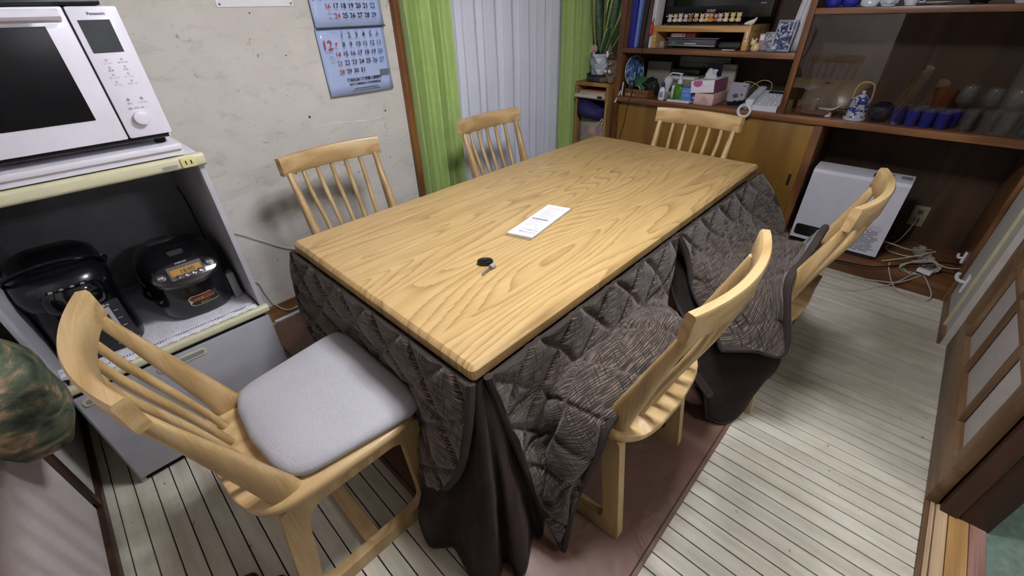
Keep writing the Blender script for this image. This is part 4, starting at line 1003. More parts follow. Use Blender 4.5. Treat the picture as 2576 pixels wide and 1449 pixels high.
bm = NB(); text(bm, 'IH炊飯ジャー', .0105, cyl_pt(-.004, .530, .146), V((1, .08, 0)), (0, 0, 1)); text(bm, '極め炊き', .008, cyl_pt(-.004, .5145, .146), V((1, .08, 0)), (0, 0, 1)); obj('sticker_print', bm, M('gold_print', 'b98d55', .4), ck, local=False, smooth=False)
bm = NB(); tube(bm, spline([(cx-.118, cy-.01, .585), (cx-.125, cy-.07, .57), (cx-.10, cy-.12, .555)], 5), .006, 8); obj('side_handle', bm, CKM, ck, local=False)
bm = NB(); tube(bm, spline([(-.175, 1.30, .62), (-.168, 1.36, .70), (-.160, 1.44, .76), (-.158, 1.52, .79)], 6), .003, 6); obj('power_cord', bm, BLACKPL, ck, local=False)
bm = NB(); bx(bm, -.186, -.160, 1.14, 1.18, .458, .56, bev=.005); tag(obj('paddle_holder', bm, GREYPL), 'grey plastic rice paddle holder beside the rice cooker', 'holder')
# wall cord between stand and table, and crumpled film on the shelf
WC1 = [(-.12, 1.604, .57), (-.024, 1.606, .519), (.057, 1.607, .452), (.12, 1.607, .398), (.176, 1.607, .357), (.30, 1.605, .30)]
WC2 = [(-.12, 1.604, .31), (-.021, 1.606, .254), (-.004, 1.604, .183), (.015, 1.603, .10), (.053, 1.598, .045), (.105, 1.598, .035), (.22, 1.6, .06)]
bm = NB(); tube(bm, spline(WC1, 8), .0028, 6); tag(obj('wall_cable', bm, WHITEPL), 'thin white cable running along the wall behind the table corner', 'cable')
bm = NB(); tube(bm, spline(WC2, 8), .0028, 6); tag(obj('wall_cable', bm, WHITEPL), 'thin white cable drooping to the baseboard beside the stand', 'cable')
bm = NB(); bx(bm, -.02, .6, 1.575, 1.59, .008, .02, bev=.004); tag(obj('cord_cover', bm, WHITEPL), 'white plastic cord cover on the floor along the baseboard', 'cord cover')
bm = NB(); rs = []
for j in range(9):
    th = PI*j/8; rs.append(ring(bm, [V((-.640, 1.03, .487))+V((math.sin(th)*math.cos(a)*.038, math.sin(th)*math.sin(a)*.026, math.cos(th)*.020))*(1+.45*noise.noise(V((math.cos(a)*2.2, math.sin(a)*2.2, j*.7)))) for a in [2*PI*i/18 for i in range(18)]]))
skin(bm, rs); tag(obj('plastic_bag', bm, M('thin_white_film', 'd5d5dc', .25, var=.03), ang=20), 'crumpled white plastic bag at the left end of the shelf', 'bag')

# ------------------------------------------------------------------ built-in cabinet along the back wall
XC = 2.43; YL = 1.20; ZK = .806; ZS = 1.10; ZT = 1.297
cb = thing('wall_cabinet', 'tall reddish-brown built-in wall cabinet with shelves, glass case and sliding doors', 'cabinet', (2.65, .15, 0))
def cp(name, mat, *b, bev=.002, parent=None, sm=True):
    bm = NB(); bx(bm, *b, bev=bev) if bev else bx(bm, *b); return obj(name, bm, mat, parent or cb, local=False, smooth=sm)
cp('side_panel', CABZ, XC, XB, YL-.04, YL, 0, 2.2)
cp('side_panel', CABZ, XC, XB, YR+.002, YR+.022, 0, 2.2)
cp('divider', CABZ, XC, XB, .108, .138, ZK, 2.2)
cp('lower_divider', CABZ, XC, XB-.01, -.098, -.060, .12, ZK-.032)
cp('counter', CAB, XC-.012, XB-.01, YR+.022, YL-.04, ZK-.032, ZK)
cp('shelf', CAB, XC, XB-.01, .138, YL-.04, ZS-.028, ZS)
cp('shelf', CAB, XC+.002, XB-.01, YR+.022, .108, ZT-.026, ZT)
cp('shelf', CAB, XC, XB-.01, YR+.022, .108, 1.72, 1.745)
cp('top_board', CAB, XC, XB, YR+.022, YL-.04, 2.17, 2.2)
cp('plinth', CAB, XC+.005, XB-.01, YR+.022, YL-.04, .0, .118)
cp('back_panel', CABDARK, XB-.012, XB-.002, YR+.022, YL-.04, .118, 2.17, bev=0, sm=False)
# sliding doors below the counter
for i, (a, b_, xo) in enumerate(((-.058, .56, .012), (.53, YL-.042, .034))):
    d_ = cp('sliding_door', OCHRE, XC+xo, XC+xo+.018, a, b_, .122, ZK-.034, bev=.001)
    py = a+.036 if i == 0 else b_-.05
    cp('pull', DARKGAP, XC+xo-.0012, XC+xo+.004, py-.008, py+.008, .425, .492, bev=0, parent=d_, sm=False)
# glass case: two sliding panes
GL = glassy('case_glass', 'f7f6f4', rough=.01, ior=1.45)
for a, b_, xo in ((-.40, .106, .012), (YR+.024, -.36, .022)):
    cp('glass_pane', GL, XC+xo, XC+xo+.004, a, b_, ZK+.003, ZT-.028, bev=0, sm=False)
# a hanging cord over the door
bm = NB(); tube(bm, spline([(XC+.02, 1.00, ZS+.03), (XC-.006, 1.015, ZS+.003), (XC-.005, 1.03, 1.0), (XC-.006, 1.05, .84), (XC-.016, 1.055, .806), (XC-.016, 1.07, .74), (XC+.02, 1.10, .62), (XC+.02, 1.13, .50)], 6), .0022, 6); tag(obj('cable', bm, BLACKPL), 'thin dark cable hanging down over the cabinet door', 'cable')

# ------------------------------------------------------------------ gas heater
HX0, HX1, HY0, HY1, HZ0, HZ1 = 2.425, 2.56, -.553, -.128, .119, .555
HT = M('heater_white', 'cfcfda', .35, var=.03)
ht = thing('gas_heater', 'white box-shaped fan heater with black outlet grille in the cabinet recess', 'heater', (2.49, -.34, .119))
bm = NB(); prism(bm, [(HX0, HZ0+.022), (HX0, HZ1-.022), (HX0+.012, HZ1-.006), (HX0+.03, HZ1), (HX1, HZ1+.004), (HX1, HZ0+.022)], lambda u, v, w_: V((u, w_, v)), HY0, HY1); obj('case', bm, HT, ht, local=False, ang=30)
bm = NB(); bx(bm, HX0+.005, HX1-.005, HY0+.008, HY1-.008, HZ0, HZ0+.022); obj('base', bm, BLACKPL, ht, local=False, smooth=False)
gy0, gy1, gz0, gz1 = -.345, -.142, .162, .228
bm = NB(); prism(bm, rrect(gy0, gy1, gz0, gz1, .014, 5), X_, HX0-.002, HX0+.004); gr = obj('outlet_recess', bm, DARKGAP, ht, local=False)
for k in range(6):
    zz_ = gz0+.009+.0098*k
    bm = NB(); bx(bm, HX0-.0055, HX0-.001, gy0+.008, gy1-.008, zz_-.0024, zz_+.0024, bev=.001, seg=1); obj('slat', bm, M('grille_black', '17171b', .35), gr, local=False)
bm = NB(); bx(bm, HX0+.045, HX0+.10, -.47, -.43, HZ1+.0005, HZ1+.006, bev=.002); bx(bm, HX0+.045, HX0+.10, -.545, -.50, HZ1+.0005, HZ1+.005, bev=.002); objs('button', bm, GREYPL, ht, local=False)
bm = NB(); bx(bm, HX0+.02, HX0+.09, -.425, -.39, HZ1+.0005, HZ1+.003); obj('display', bm, BLACKGL, ht, local=False, smooth=False)
bm = NB(); XT = HX0-.0008
text(bm, '警告 火災のおそれあり', .014, (XT, -.455, .300), (0, -1, 0), (0, 0, 1), 1)
text(bm, 'ガスファンヒーター 使用上の注意', .009, (XT, -.455, .286), (0, -1, 0), (0, 0, 1), 0)
random.seed(11)
for k in range(15):
    z = .276-.0085*k; a = -.39-.01*random.random(); b_ = -.50-.03*random.random()
    m_ = a+(b_-a)*(.3+.4*random.random())
    quad(bm, (XT, a, z), (XT, m_, z), (XT, m_, z+.004), (XT, a, z+.004)); quad(bm, (XT, m_-.008, z), (XT, b_, z), (XT, b_, z+.004), (XT, m_-.008, z+.004))
obj('warning_print', bm, [INKG, M('red_print', 'b06a62', .6)], ht, local=False, smooth=False)
# wall socket, power strip, tangle of cords
ws = thing('wall_socket', 'clouded wall socket plate on the back of the cabinet recess', 'socket', (XB-.02, -.65, .27))
bm = NB(); bx(bm, XB-.020, XB-.0125, -.685, -.615, .21, .33, bev=.003); obj('plate', bm, M('old_socket', '8d866a', .45), ws, local=False)
bm = NB()
for z in (.245, .295): bx(bm, XB-.0215, XB-.019, -.662, -.638, z-.012, z+.012)
objs('outlet_slot', bm, M('socket_slot', '4f4a3a', .5), ws, local=False, smooth=False)
ps = thing('power_strip', 'white power strip with plugs on the recess floor beside the heater', 'power strip', (2.62, -.74, .119))
R_ = Matrix.Translation((2.60, -.745, .13)) @ Matrix.Rotation(.35, 4, 'Z')
bm = NB(); bx(bm, -.11, .11, -.02, .02, -.011, .016, bev=.004, mtx=R_); obj('strip_body', bm, M('aged_white', 'a8a294', .45), ps, local=False)
bm = NB()
for k in (-.07, -.02, .06): bx(bm, k-.014, k+.014, -.014, .014, .016, .045, bev=.004, mtx=R_)
objs('plug', bm, M('aged_white', 'a8a294', .45), ps, local=False)
def cord(label, pts, r, mat, name='power_cable'):
    bm = NB(); tube(bm, spline(pts, 8), r, 7); return tag(obj(name, bm, mat), label, 'cord')
CW = M('cord_white', 'a9a69e', .5, var=.05); CBG = M('cord_cream', 'b8b091', .5, var=.05)
cord('pale cord plugged into the wall socket of the cabinet recess', [(XB-.03, -.65, .27), (XB-.07, -.645, .23), (2.74, -.62, .15), (2.66, -.58, .125), (2.60, -.60, .125), (2.58, -.68, .13), (2.58, -.735, .15)], .0035, CW)
cord('pale cord leaving the right side of the heater', [(2.53, -.556, .20), (2.52, -.60, .20), (2.54, -.68, .185), (2.62, -.76, .18)], .0035, CW)
cord('straight cream cord leaning across the recess floor', [(2.44, -.585, .124), (2.48, -.65, .145), (2.53, -.72, .17), (2.585, -.775, .19)], .004, CBG)
cord('black cable lying along the front edge of the plinth', [(2.415, -.30, .06), (2.412, -.45, .075), (2.41, -.56, .09), (2.42, -.64, .123), (2.47, -.74, .15), (2.5, -.82, .175), (2.51, -.875, .18)], .004, BLACKPL)
loop = []
for k in range(46):
    a = 2*PI*k/14.; rr = .058+.012*math.sin(k*.9)
    loop.append((2.44+.012*math.sin(k*1.7)+.02*math.cos(a), -.74-1.15*rr*math.cos(a)-.004*math.sin(k), .145+.9*rr*math.sin(a)*.75+.004*math.cos(k*2.1)))
cord('white cord looped in a tangled coil over the plinth edge', [(2.40, -.50, .004), (2.405, -.60, .02), (2.41, -.70, .05)]+loop+[(2.46, -.84, .17), (2.47, -.90, .185)], .0032, CW)
cord('white cord hanging in a loop from the plinth to the floor', [(2.45, -.62, .122), (2.415, -.63, .10), (2.405, -.68, .02), (2.37, -.74, .005), (2.37, -.82, .004), (2.40, -.835, .03), (2.415, -.80, .08), (2.43, -.76, .124)], .0032, CW)
cord('thin grey cord trailing over the floorboards to the tangle', [(2.18, -.36, .003), (2.22, -.50, .003), (2.30, -.58, .003), (2.37, -.62, .004), (2.405, -.66, .015), (2.415, -.70, .06), (2.44, -.74, .121)], .0028, CW)
bm = NB(); bx(bm, -.030, .030, -.014, .014, -.010, .010, bev=.004, mtx=Matrix.Translation((2.425, -.765, .135)) @ Matrix.Rotation(1.2, 4, 'Z')); tag(obj('plug_adapter', bm, WHITEPL), 'white plug adapter lying in the cord tangle', 'adapter')
# right wall: conduit, knob-like hooks
bm = NB(); bx(bm, 2.085, 2.10, YR, YR+.014, .05, 1.2, bev=.003); tag(obj('wall_conduit', bm, CBG), 'cream plastic conduit running up the wall beside the paper door', 'conduit')
hk = thing('wall_hook', 'large white adhesive hook on the wall beside the paper door', 'hook', (2.27, YR, .19), group='white adhesive hooks')
bm = NB(); bx(bm, 2.245, 2.285, YR+.0005, YR+.010, .15, .24, bev=.004); obj('hook_plate', bm, WHITEPL, hk, local=False)
bm = NB(); tube(bm, spline([(2.265, YR+.008, .20), (2.265, YR+.035, .205), (2.265, YR+.045, .225), (2.265, YR+.040, .24)], 5), .008, 8); obj('hook_arm', bm, WHITEPL, hk, local=False)
hk = thing('wall_hook', 'small white hook at the inner side of the cabinet recess', 'hook', (2.52, -.875, .22), group='white adhesive hooks')
bm = NB(); bx(bm, 2.505, 2.53, YR+.0225, YR+.034, .19, .25, bev=.004); obj('hook_plate', bm, WHITEPL, hk, local=False)
bm = NB(); tube(bm, spline([(2.518, YR+.032, .215), (2.518, YR+.048, .215), (2.518, YR+.052, .235)], 5), .006, 8); obj('hook_arm', bm, WHITEPL, hk, local=False)

# ------------------------------------------------------------------ shelf with television (upper left bay)
def thing_box(name, label, cat, loc, parts, rz=0., group=None, tilt=None):
    """small composed thing: parts = [(part name, material, builder(bm))] in local coordinates"""
    t = thing(name, label, cat, loc, rz, group)
    for pn_, mm, fn in parts:
        bm = NB(); fn(bm); obj(pn_, bm, mm, t)
    if tilt: t.rotation_euler = (tilt[0], tilt[1], rz)
    return t
# books and binders, left end of the shelf; local: x = depth, y = thickness, z = height
def book(name, label, y, t, h, dep, mat, lean=0., x=XC+.045, ring_=False, z=ZS):
    b_ = thing(name, label, 'binder' if 'binder' in name else 'book', (x, y, z+.001))
    bm = NB(); bx(bm, 0, dep, -t/2, t/2, 0, h, bev=min(.003, t*.2)); obj('cover', bm, mat, b_)
    bm = NB(); bx(bm, .004, dep+.001, -t/2+.003, t/2-.003, h-.004, h+.0008); pg = obj('pages', bm, PAPER, b_, smooth=False)
    if ring_:
        bm = NB(); bx(bm, -.0008, .001, -t*.32, t*.32, h*.35, h*.7); obj('spine_label', bm, M('spine_label', 'c9d2ea', .5), b_, smooth=False)
    b_.rotation_euler = (lean, 0, 0); return b_
book('ring_binder', 'dark blue ring binder standing at the left end of the television shelf', 1.130, .040, .31, .115, M('navy_binder', '1f2a86', .35), -.0)
book('ring_binder', 'light blue slim binder standing beside the dark blue one', 1.098, .020, .30, .115, M('light_blue_binder', '6f86c6', .35), .03)
book('photo_album', 'dark brown album leaning beside the blue binders', 1.062, .028, .30, .115, M('brown_album', '2a1a16', .5), .05)
book('photo_album', 'grey-brown album leaning nearest the wooden television riser', 1.026, .028, .31, .115, M('taupe_album', '4b3f38', .5), .05)
for k, (y_, l_) in enumerate(((1.003, 'white magazine leaning between the album and the riser'), (.994, 'grey-white magazine leaning against the riser side'))):
    book('magazine', l_, y_, .005, .27, .10, PAPER, .02+.01*k, x=XC+.05+.01*k)
# riser
RZ = 1.222
rs_ = thing('television_riser', 'pale wooden bench-shaped riser carrying the television', 'riser', (2.62, .69, ZS))
RW = wood('riser_wood', 'a07a42', 'b89158', 'c8a56c', 'Y', .5, ring=8)
for nm, b in (('top_board', (2.475, 2.80, .400, .985, RZ-.032, RZ)), ('side_board', (2.475, 2.80, .957, .985, ZS+.001, RZ-.032)), ('side_board', (2.475, 2.80, .400, .430, ZS+.001, RZ-.032))):
    bm = NB(); bx(bm, *b, bev=.002); obj(nm, bm, RW, rs_, local=False)
# television
tv = thing('television', 'black flat television standing on the pale wooden riser', 'television', (2.62, .70, RZ))
bm = NB(); bx(bm, 2.60, 2.655, .352, 1.045, 1.258, 1.70, bev=.008); obj('casing', bm, BLACKPL, tv, local=False)
bm = NB(); bx(bm, 2.5985, 2.601, .372, 1.025, 1.318, 1.685); obj('screen', bm, BLACKGL, tv, local=False, smooth=False)
bm = NB(); rs = [ring(bm, sq(2.60, .70, .085*s, .26*s, .5, z)) for s, z in ((1., RZ+.001), (1., RZ+.008), (.96, RZ+.013), (.7, RZ+.016))]
skin(bm, rs); obj('stand_base', bm, BLACKGL, tv, local=False)
bm = NB(); bx(bm, 2.61, 2.65, .62, .78, RZ+.012, 1.262, bev=.004); obj('stand_neck', bm, BLACKPL, tv, local=False)
bm = NB(); text(bm, 'SONY', .020, (2.5978, .688, 1.286), (0, -1, 0), (0, 0, 1), bold=.0006); text(bm, 'BRAVIA', .009, (2.5978, .405, 1.322), (0, -1, 0), (0, 0, 1)); obj('logo', bm, M('silver_print', 'b9b9c0', .3), tv, local=False, smooth=False)
bm = NB()
for y_ in (.965, .945, .925): lathe(bm, [(.002, 0), (.001, .001)], 8, mtx=Matrix.Translation((2.5995, y_, 1.268)) @ Matrix.Rotation(-PI/2, 4, 'Y'))
objs('indicator_light', bm, M('indicator', 'e8d8d0', .3, emit='ffd9c8', es=1.5), tv, local=False)
# figurines in a row in front of the screen
def figurine(label, y_, x_, body, head, ears, s=1., pose=0, z=RZ+.017):
    t = thing('figurine', label, 'figurine', (x_, y_, z), 0, 'small figurines in front of the television')
    bm = NB(); rs = [ring(bm, [(r*s*.95*math.cos(a), r*s*math.sin(a), h*s) for a in [2*PI*i/14 for i in range(14)]]) for r, h in ((.009, .0), (.0125, .002), (.0135, .009), (.0105, .016), (.006, .020))]
    skin(bm, rs); obj('body', bm, body, t)
    bm = NB(); lathe(bm, [(.0012*s, .015*s), (.0085*s, .0185*s), (.0125*s, .026*s), (.0105*s, .034*s), (.005*s, .0385*s), (.001*s, .039*s)], 16); obj('head', bm, head, t)
    bm = NB()
    for sy in (-1, 1): lathe(bm, [(.001*s, .0), (.0045*s, .002*s), (.0045*s, .005*s), (.001*s, .008*s)], 10, (0, sy*.0085*s, .034*s))
    objs('ear', bm, ears, t)
    bm = NB()
    for sy in (-1, 1): lathe(bm, [(.0012*s, 0), (.0005*s, .0006)], 8, mtx=Matrix.Translation((-.0118*s, sy*.0042*s, .027*s)) @ Matrix.Rotation(-PI/2, 4, 'Y'))
    objs('eye', bm, INK, t)
    bm = NB()
    for sy in (-1, 1): tube(bm, [(-.004*s, sy*.011*s, .013*s), (-.012*s, sy*.008*s, .008*s)], .0035*s, 8)
    objs('arm', bm, head, t)
    return t
FW = M('figurine_white', 'd8d0cc', .3, var=.05); FP = M('figurine_pink', 'caa3a6', .3, var=.05); FT = M('figurine_tan', '9a7458', .3, var=.05); FY = M('figurine_yellow', 'd2b060', .3, var=.05); FRr = M('figurine_red', '8d2f2a', .3); FO = M('figurine_orange', 'c98a3a', .3); FL = M('figurine_cream', 'dfcfa0', .3)
specs = [('white', FW, FW, FL, .905), ('cream-headed white', FW, FL, FT, .872), ('pink-eared white', FW, FW, FP, .838), ('pink', FP, FW, FP, .806), ('brown', FT, FT, FW, .775), ('tan', FT, FL, FT, .742), ('pale', FW, FL, FL, .705), ('yellow', FY, FW, FY, .678), ('orange', FO, FY, FRr, .652), ('red-topped', FRr, FP, FRr, .625), ('rosy', FP, FW, FP, .598)]
for k, (nm, a, b_, c, y_) in enumerate(specs): figurine('tiny %s figurine in the row before the television' % nm, y_, 2.523+.004*(k % 2), a, b_, c, 1.02+.05*(k % 3))
pos3 = ('left', 'middle', 'right')
for k, y_ in enumerate((.566, .530, .496)): figurine('tiny yellow-eared cream figurine, %s one of the three alike' % pos3[k], y_, 2.525, FL, FL, FY, 1.12)
bd_ = thing('bird_figurine', 'small white porcelain bird at the right end of the riser', 'figurine', (2.515, .420, RZ+.001), .3)
bm = NB(); rs = [ring(bm, [(p[0]+r*.8*math.cos(a)*.9, p[1]+r*math.sin(a)*.2, p[2]+r*math.sin(a)) for a in [2*PI*i/14 for i in range(14)]]) for p, r in (((0, .034, .006), .003), ((0, .022, .009), .008), ((0, .004, .012), .012), ((0, -.012, .017), .012), ((0, -.022, .028), .008), ((0, -.026, .036), .002))]
skin(bm, rs); obj('body', bm, FW, bd_)
bm = NB(); lathe(bm, [(.011, 0), (.011, .002), (.004, .004)], 14); obj('base', bm, FW, bd_)
# recorder, tissue pack, pouch below the riser
rc = thing('disc_recorder', 'silver and black disc recorder under the television riser', 'recorder', (2.62, .755, ZS+.001))
bm = NB(); bx(bm, 2.535, 2.76, .598, .902, ZS+.008, ZS+.052, bev=.003); obj('case', bm, M('recorder_case', '2b2c30', .3), rc, local=False)
bm = NB(); bx(bm, 2.529, 2.536, .600, .900, ZS+.010, ZS+.048, bev=.002); fp = obj('front_panel', bm, M('recorder_front', '5d5f66', .18, metal=.5, var=.03), rc, local=False)
bm = NB(); bx(bm, 2.5275, 2.53, .600, .900, ZS+.014, ZS+.018); obj('chrome_line', bm, CHROME, fp, local=False, smooth=False)
bm = NB(); bx(bm, 2.5265, 2.53, .715, .79, ZS+.024, ZS+.028); text(bm, 'Blu-ray', .007, (2.5284, .86, ZS+.026), (0, -1, 0), (0, 0, 1)); obj('panel_print', bm, PAPER, fp, local=False, smooth=False)
bm = NB(); bx(bm, 2.53, 2.77, .585, .915, ZS+.053, ZS+.056); obj('top_sheet', bm, M('recorder_lid', '8d9098', .25, metal=.4), rc, local=False, smooth=False)
bm = NB()
for a in ((2.55, .62), (2.55, .88), (2.74, .62), (2.74, .88)): lathe(bm, [(.01, 0), (.01, .008)], 12, (a[0], a[1], ZS+.001))
objs('foot', bm, BLACKPL, rc, local=False)
rt = thing('tissue_pack', 'red and white soft tissue pack lying on the disc recorder', 'tissue pack', (2.59, .83, ZS+.056))
bm = NB(); bx(bm, 2.545, 2.62, .735, .900, ZS+.0575, ZS+.082, bev=.006, seg=3); obj('pack', bm, M('tissue_red', 'a82f33', .35, var=.3, scale=60), rt, local=False)
bm = NB(); bx(bm, 2.5435, 2.5455, .80, .888, ZS+.061, ZS+.078); obj('white_label', bm, PAPER, rt, local=False, smooth=False)
bm = NB(); text(bm, 'エリエール', .011, (2.5428, .86, ZS+.066), (0, -1, 0), (0, 0, 1)); lathe(bm, [(.006, 0), (.001, .0004)], 12, mtx=Matrix.Translation((2.5433, .812, ZS+.069)) @ Matrix.Rotation(-PI/2, 4, 'Y')); obj('label_print', bm, RED, rt, local=False, smooth=False)
po = thing('glasses_case', 'dark grey-green soft case lying under the riser beside the recorder', 'case', (2.54, .52, ZS+.001))
bm = NB(); tube(bm, [(2.54, .575, ZS+.019), (2.54, .565, ZS+.019), (2.54, .47, ZS+.021), (2.54, .455, ZS+.022)], [.012, .019, .020, .012], 14); obj('case_body', bm, M('case_grey', '2c2f29', .7, bump=.3), po, local=False)
bm = NB(); tube(bm, spline([(2.54, .46, ZS+.03), (2.53, .445, ZS+.04), (2.54, .435, ZS+.036)], 5), .004, 8); obj('tab', bm, M('case_grey', '2c2f29', .7), po, local=False)
pk = thing('packet', 'small clear plastic packet beside the recorder', 'packet', (2.50, .935, ZS+.001))
bm = NB(); rs = [ring(bm, sq(2.50, .925, .014*s, .020*s, .8, z)) for s, z in ((.9, ZS+.001), (1, ZS+.006), (.8, ZS+.03), (.4, ZS+.04))]; skin(bm, rs); obj('packet_film', bm, glassy('packet_film', 'dddddd', tint=.8, rough=.1), pk, local=False)
pk = thing('paper_card', 'small white card lying in front of the grey soft case', 'card', (2.49, .50, ZS+.001))
bm = NB(); bx(bm, 2.475, 2.50, .465, .535, ZS+.001, ZS+.004, bev=.001); obj('card', bm, PAPER, pk, local=False)
bm = NB(); bx(bm, 2.474, 2.476, .41, .417, ZS+.06, ZS+.095); bx(bm, 2.474, 2.476, .41, .417, ZS+.045, ZS+.055); obj('sticker_strip', bm, PAPER, rs_, local=False, smooth=False)
rdh = thing('red_charm', 'red and clear charm hanging at the left end of the riser', 'charm', (2.46, .99, 1.17))
bm = NB(); tube(bm, spline([(2.470, .990, 1.245), (2.468, .992, 1.215), (2.466, .994, 1.185), (2.466, .998, 1.17)], 4), [.004, .006, .009, .010, .011, .011, .011, .011, .012, .012, .010, .008, .003], 10); obj('red_body', bm, M('charm_red', 'b02228', .3), rdh, local=False)
bm = NB(); tube(bm, [(2.472, .989, 1.243), (2.474, .986, 1.26)], .006, 8); obj('clear_cap', bm, glassy('charm_clear', 'e0c8c8', tint=.7), rdh, local=False)
# cream animal, frames, leaning papers at the right end
an = thing('animal_figurine', 'cream china animal figurine right of the riser', 'figurine', (2.50, .362, ZS+.001))
CRM = M('china_cream', 'cdbf8e', .3, var=.08)
bm = NB(); rs = [ring(bm, sq(0, 0, .020*s, .024*s, .95, z, 20)) for s, z in ((.8, 0), (1, .006), (.95, .02), (.7, .034), (.3, .040))]; skin(bm, rs); obj('body', bm, CRM, an)
bm = NB(); lathe(bm, [(.002, .024), (.013, .028), (.017, .040), (.013, .052), (.003, .057)], 16, (-.008, .012, 0)); obj('head', bm, CRM, an)
bm = NB()
for sy in (-1, 1): lathe(bm, [(.001, 0), (.006, .003), (.004, .010), (.001, .013)], 10, (-.006, .012+sy*.011, .050))
objs('ear', bm, CRM, an)
def frame_(label, loc, rz, w_, h, mat, pic, tiltx=-.25, depth=.012):
    t = thing('picture_frame', label, 'frame', loc, rz)
    bm = NB(); bx(bm, 0, depth, -w_/2, w_/2, 0, h, bev=.002); obj('frame_body', bm, mat, t)
    bm = NB(); bx(bm, -.0012, .001, -w_/2+.008, w_/2-.008, .010, h-.010); obj('picture', bm, pic, t, smooth=False)
    bm = NB(); bx(bm, depth, depth+.05, -.01, .01, 0, .008); obj('prop', bm, mat, t, smooth=False)
    t.rotation_euler = (0, .2, rz); return t
def picture_mat(name, a, b_, sc):
    m, nt, b = base(name); L = nt.links; tc = nd(nt, 'ShaderNodeTexCoord'); n = nd(nt, 'ShaderNodeTexNoise', Scale=sc, Detail=3., Distortion=1.); L.new(tc.outputs['Object'], n.inputs['Vector'])
    r = ramp(nt, n.outputs['Fac'], [(.38, a), (.52, b_), (.62, 'c9ccd8')]); L.new(r.outputs[0], b.inputs['Base Color']); b.inputs['Roughness'].default_value = .15; return m
frame_('clear framed blue-grey picture leaning at the right end of the television shelf', (2.49, .236, ZS+.002), -.1, .098, .148, M('frame_acrylic', '8f97ac', .12), picture_mat('picture_blue', '2c3350', '5a627e', 45.))
frame_('small grey frame standing between the pink box and the blue picture', (2.53, .312, ZS+.002), .1, .05, .09, M('frame_grey', '85858c', .3), picture_mat('picture_grey', '4c4c50', '8a8a8e', 60.))
pb = thing('pink_box', 'narrow pink box standing behind the cream figurine', 'box', (2.545, .352, ZS+.001))
bm = NB(); bx(bm, 2.545, 2.575, .338, .366, ZS+.001, ZS+.082, bev=.001); obj('box_body', bm, M('pale_pink', 'b58a90', .5), pb, local=False)
bm = NB(); bx(bm, 2.5445, 2.546, .341, .363, ZS+.05, ZS+.075); obj('box_label', bm, PAPER, pb, local=False, smooth=False)
pf = thing('paper_sheets', 'tall sheets of white paper leaning against the cabinet divider', 'papers', (2.55, .17, ZS+.001))
for k in range(3):
    bm = NB(); n = 8; A = []
    for i in range(n+1):
        s = i/n; z = ZS+.001+.42*s; bow = .02*math.sin(s*PI)
        A.append((bm.verts.new((2.50+.03*k, .205-.012*k-.055*s+bow, z)), bm.verts.new((2.66+.02*k, .190-.012*k-.045*s+bow, z))))
    for i in range(n): bm.faces.new((A[i][0], A[i][1], A[i+1][1], A[i+1][0]))
    o = obj('sheet', bm, PAPER, pf, local=False, ang=180); sm = o.modifiers.new('t', 'SOLIDIFY'); sm.thickness = .0012
dsh = thing('glass_dish', 'small clear glass dish in front of the blue picture', 'dish', (2.465, .27, ZS+.001))
bm = NB(); lathe(bm, [(.015, 0), (.022, .002), (.030, .012), (.028, .012), (.020, .004), (.0, .003)], 24, caps=False); obj('dish_body', bm, glassy('dish_glass', 'e6eef0', tint=.8), dsh)

# ------------------------------------------------------------------ counter bay under the television shelf
KZ = ZK+.001
# wooden tray box with odds and ends
wt = thing('wooden_tray', 'open wooden box at the left end of the counter', 'box', (2.53, 1.03, KZ))
TRW = wood('tray_wood', '5b3a1c', '75502a', '8a6438', 'Y', .5, ring=4)
x0, x1, y0, y1 = 2.45, 2.62, .948, 1.118
for nm, b in (('front_board', (x0, x0+.008, y0, y1, KZ, KZ+.046)), ('rear_board', (x1-.008, x1, y0, y1, KZ, KZ+.046)), ('side_board', (x0+.008, x1-.008, y0, y0+.008, KZ, KZ+.046)), ('side_board', (x0+.008, x1-.008, y1-.008, y1, KZ, KZ+.046)), ('bottom', (x0+.008, x1-.008, y0+.008, y1-.008, KZ, KZ+.006))):
    bm = NB(); bx(bm, *b, bev=.001, seg=1); obj(nm, bm, TRW, wt, local=False)
bm = NB(); lathe(bm, [(.001, 0), (.006, .002), (.004, .010), (.0005, .018)], 8, (2.449, 1.085, KZ+.006)); lathe(bm, [(.001, 0), (.004, .001), (.002, .012)], 8, (2.449, 1.104, KZ+.006)); bx(bm, 2.4485, 2.4505, 1.05, 1.054, KZ+.008, KZ+.018); obj('paint_marks', bm, M('pale_mark', 'c9b48a', .6), wt, local=False)
def blob(bm, c, r, seed=0., k=.3, n=20, m=12):
    rs = []
    for j in range(1, m):
        th = PI*j/m; rs.append(ring(bm, [V(c)+V((math.sin(th)*math.cos(a)*r[0], math.sin(th)*math.sin(a)*r[1], math.cos(th)*r[2]))*(1+k*noise.noise(V((math.cos(a)*1.6*math.sin(th)+seed, math.sin(a)*1.6*math.sin(th), math.cos(th)*1.6)))) for a in [2*PI*i/n for i in range(n)]]))
    skin(bm, rs)
gm = thing('face_mask', 'green pleated face mask with white ear loop in the wooden box', 'mask', (2.55, 1.06, KZ+.03))
bm = NB(); n = 14; A = []
for i in range(n+1):
    s = i/n; A.append([bm.verts.new((2.52+.05*t+.006*math.sin(t*18), 1.115-.10*s, KZ+.045+.055*t+.02*math.sin(s*PI)*(1-t*.4)-.02*s*(1-t))) for t in [k/10 for k in range(11)]])
for i in range(n):
    for k in range(10): bm.faces.new((A[i][k], A[i+1][k], A[i+1][k+1], A[i][k+1]))
o = obj('mask_cloth', bm, M('mask_green', '2f6b45', .7, var=.1), gm, local=False, ang=60); sm = o.modifiers.new('t', 'SOLIDIFY'); sm.thickness = .003
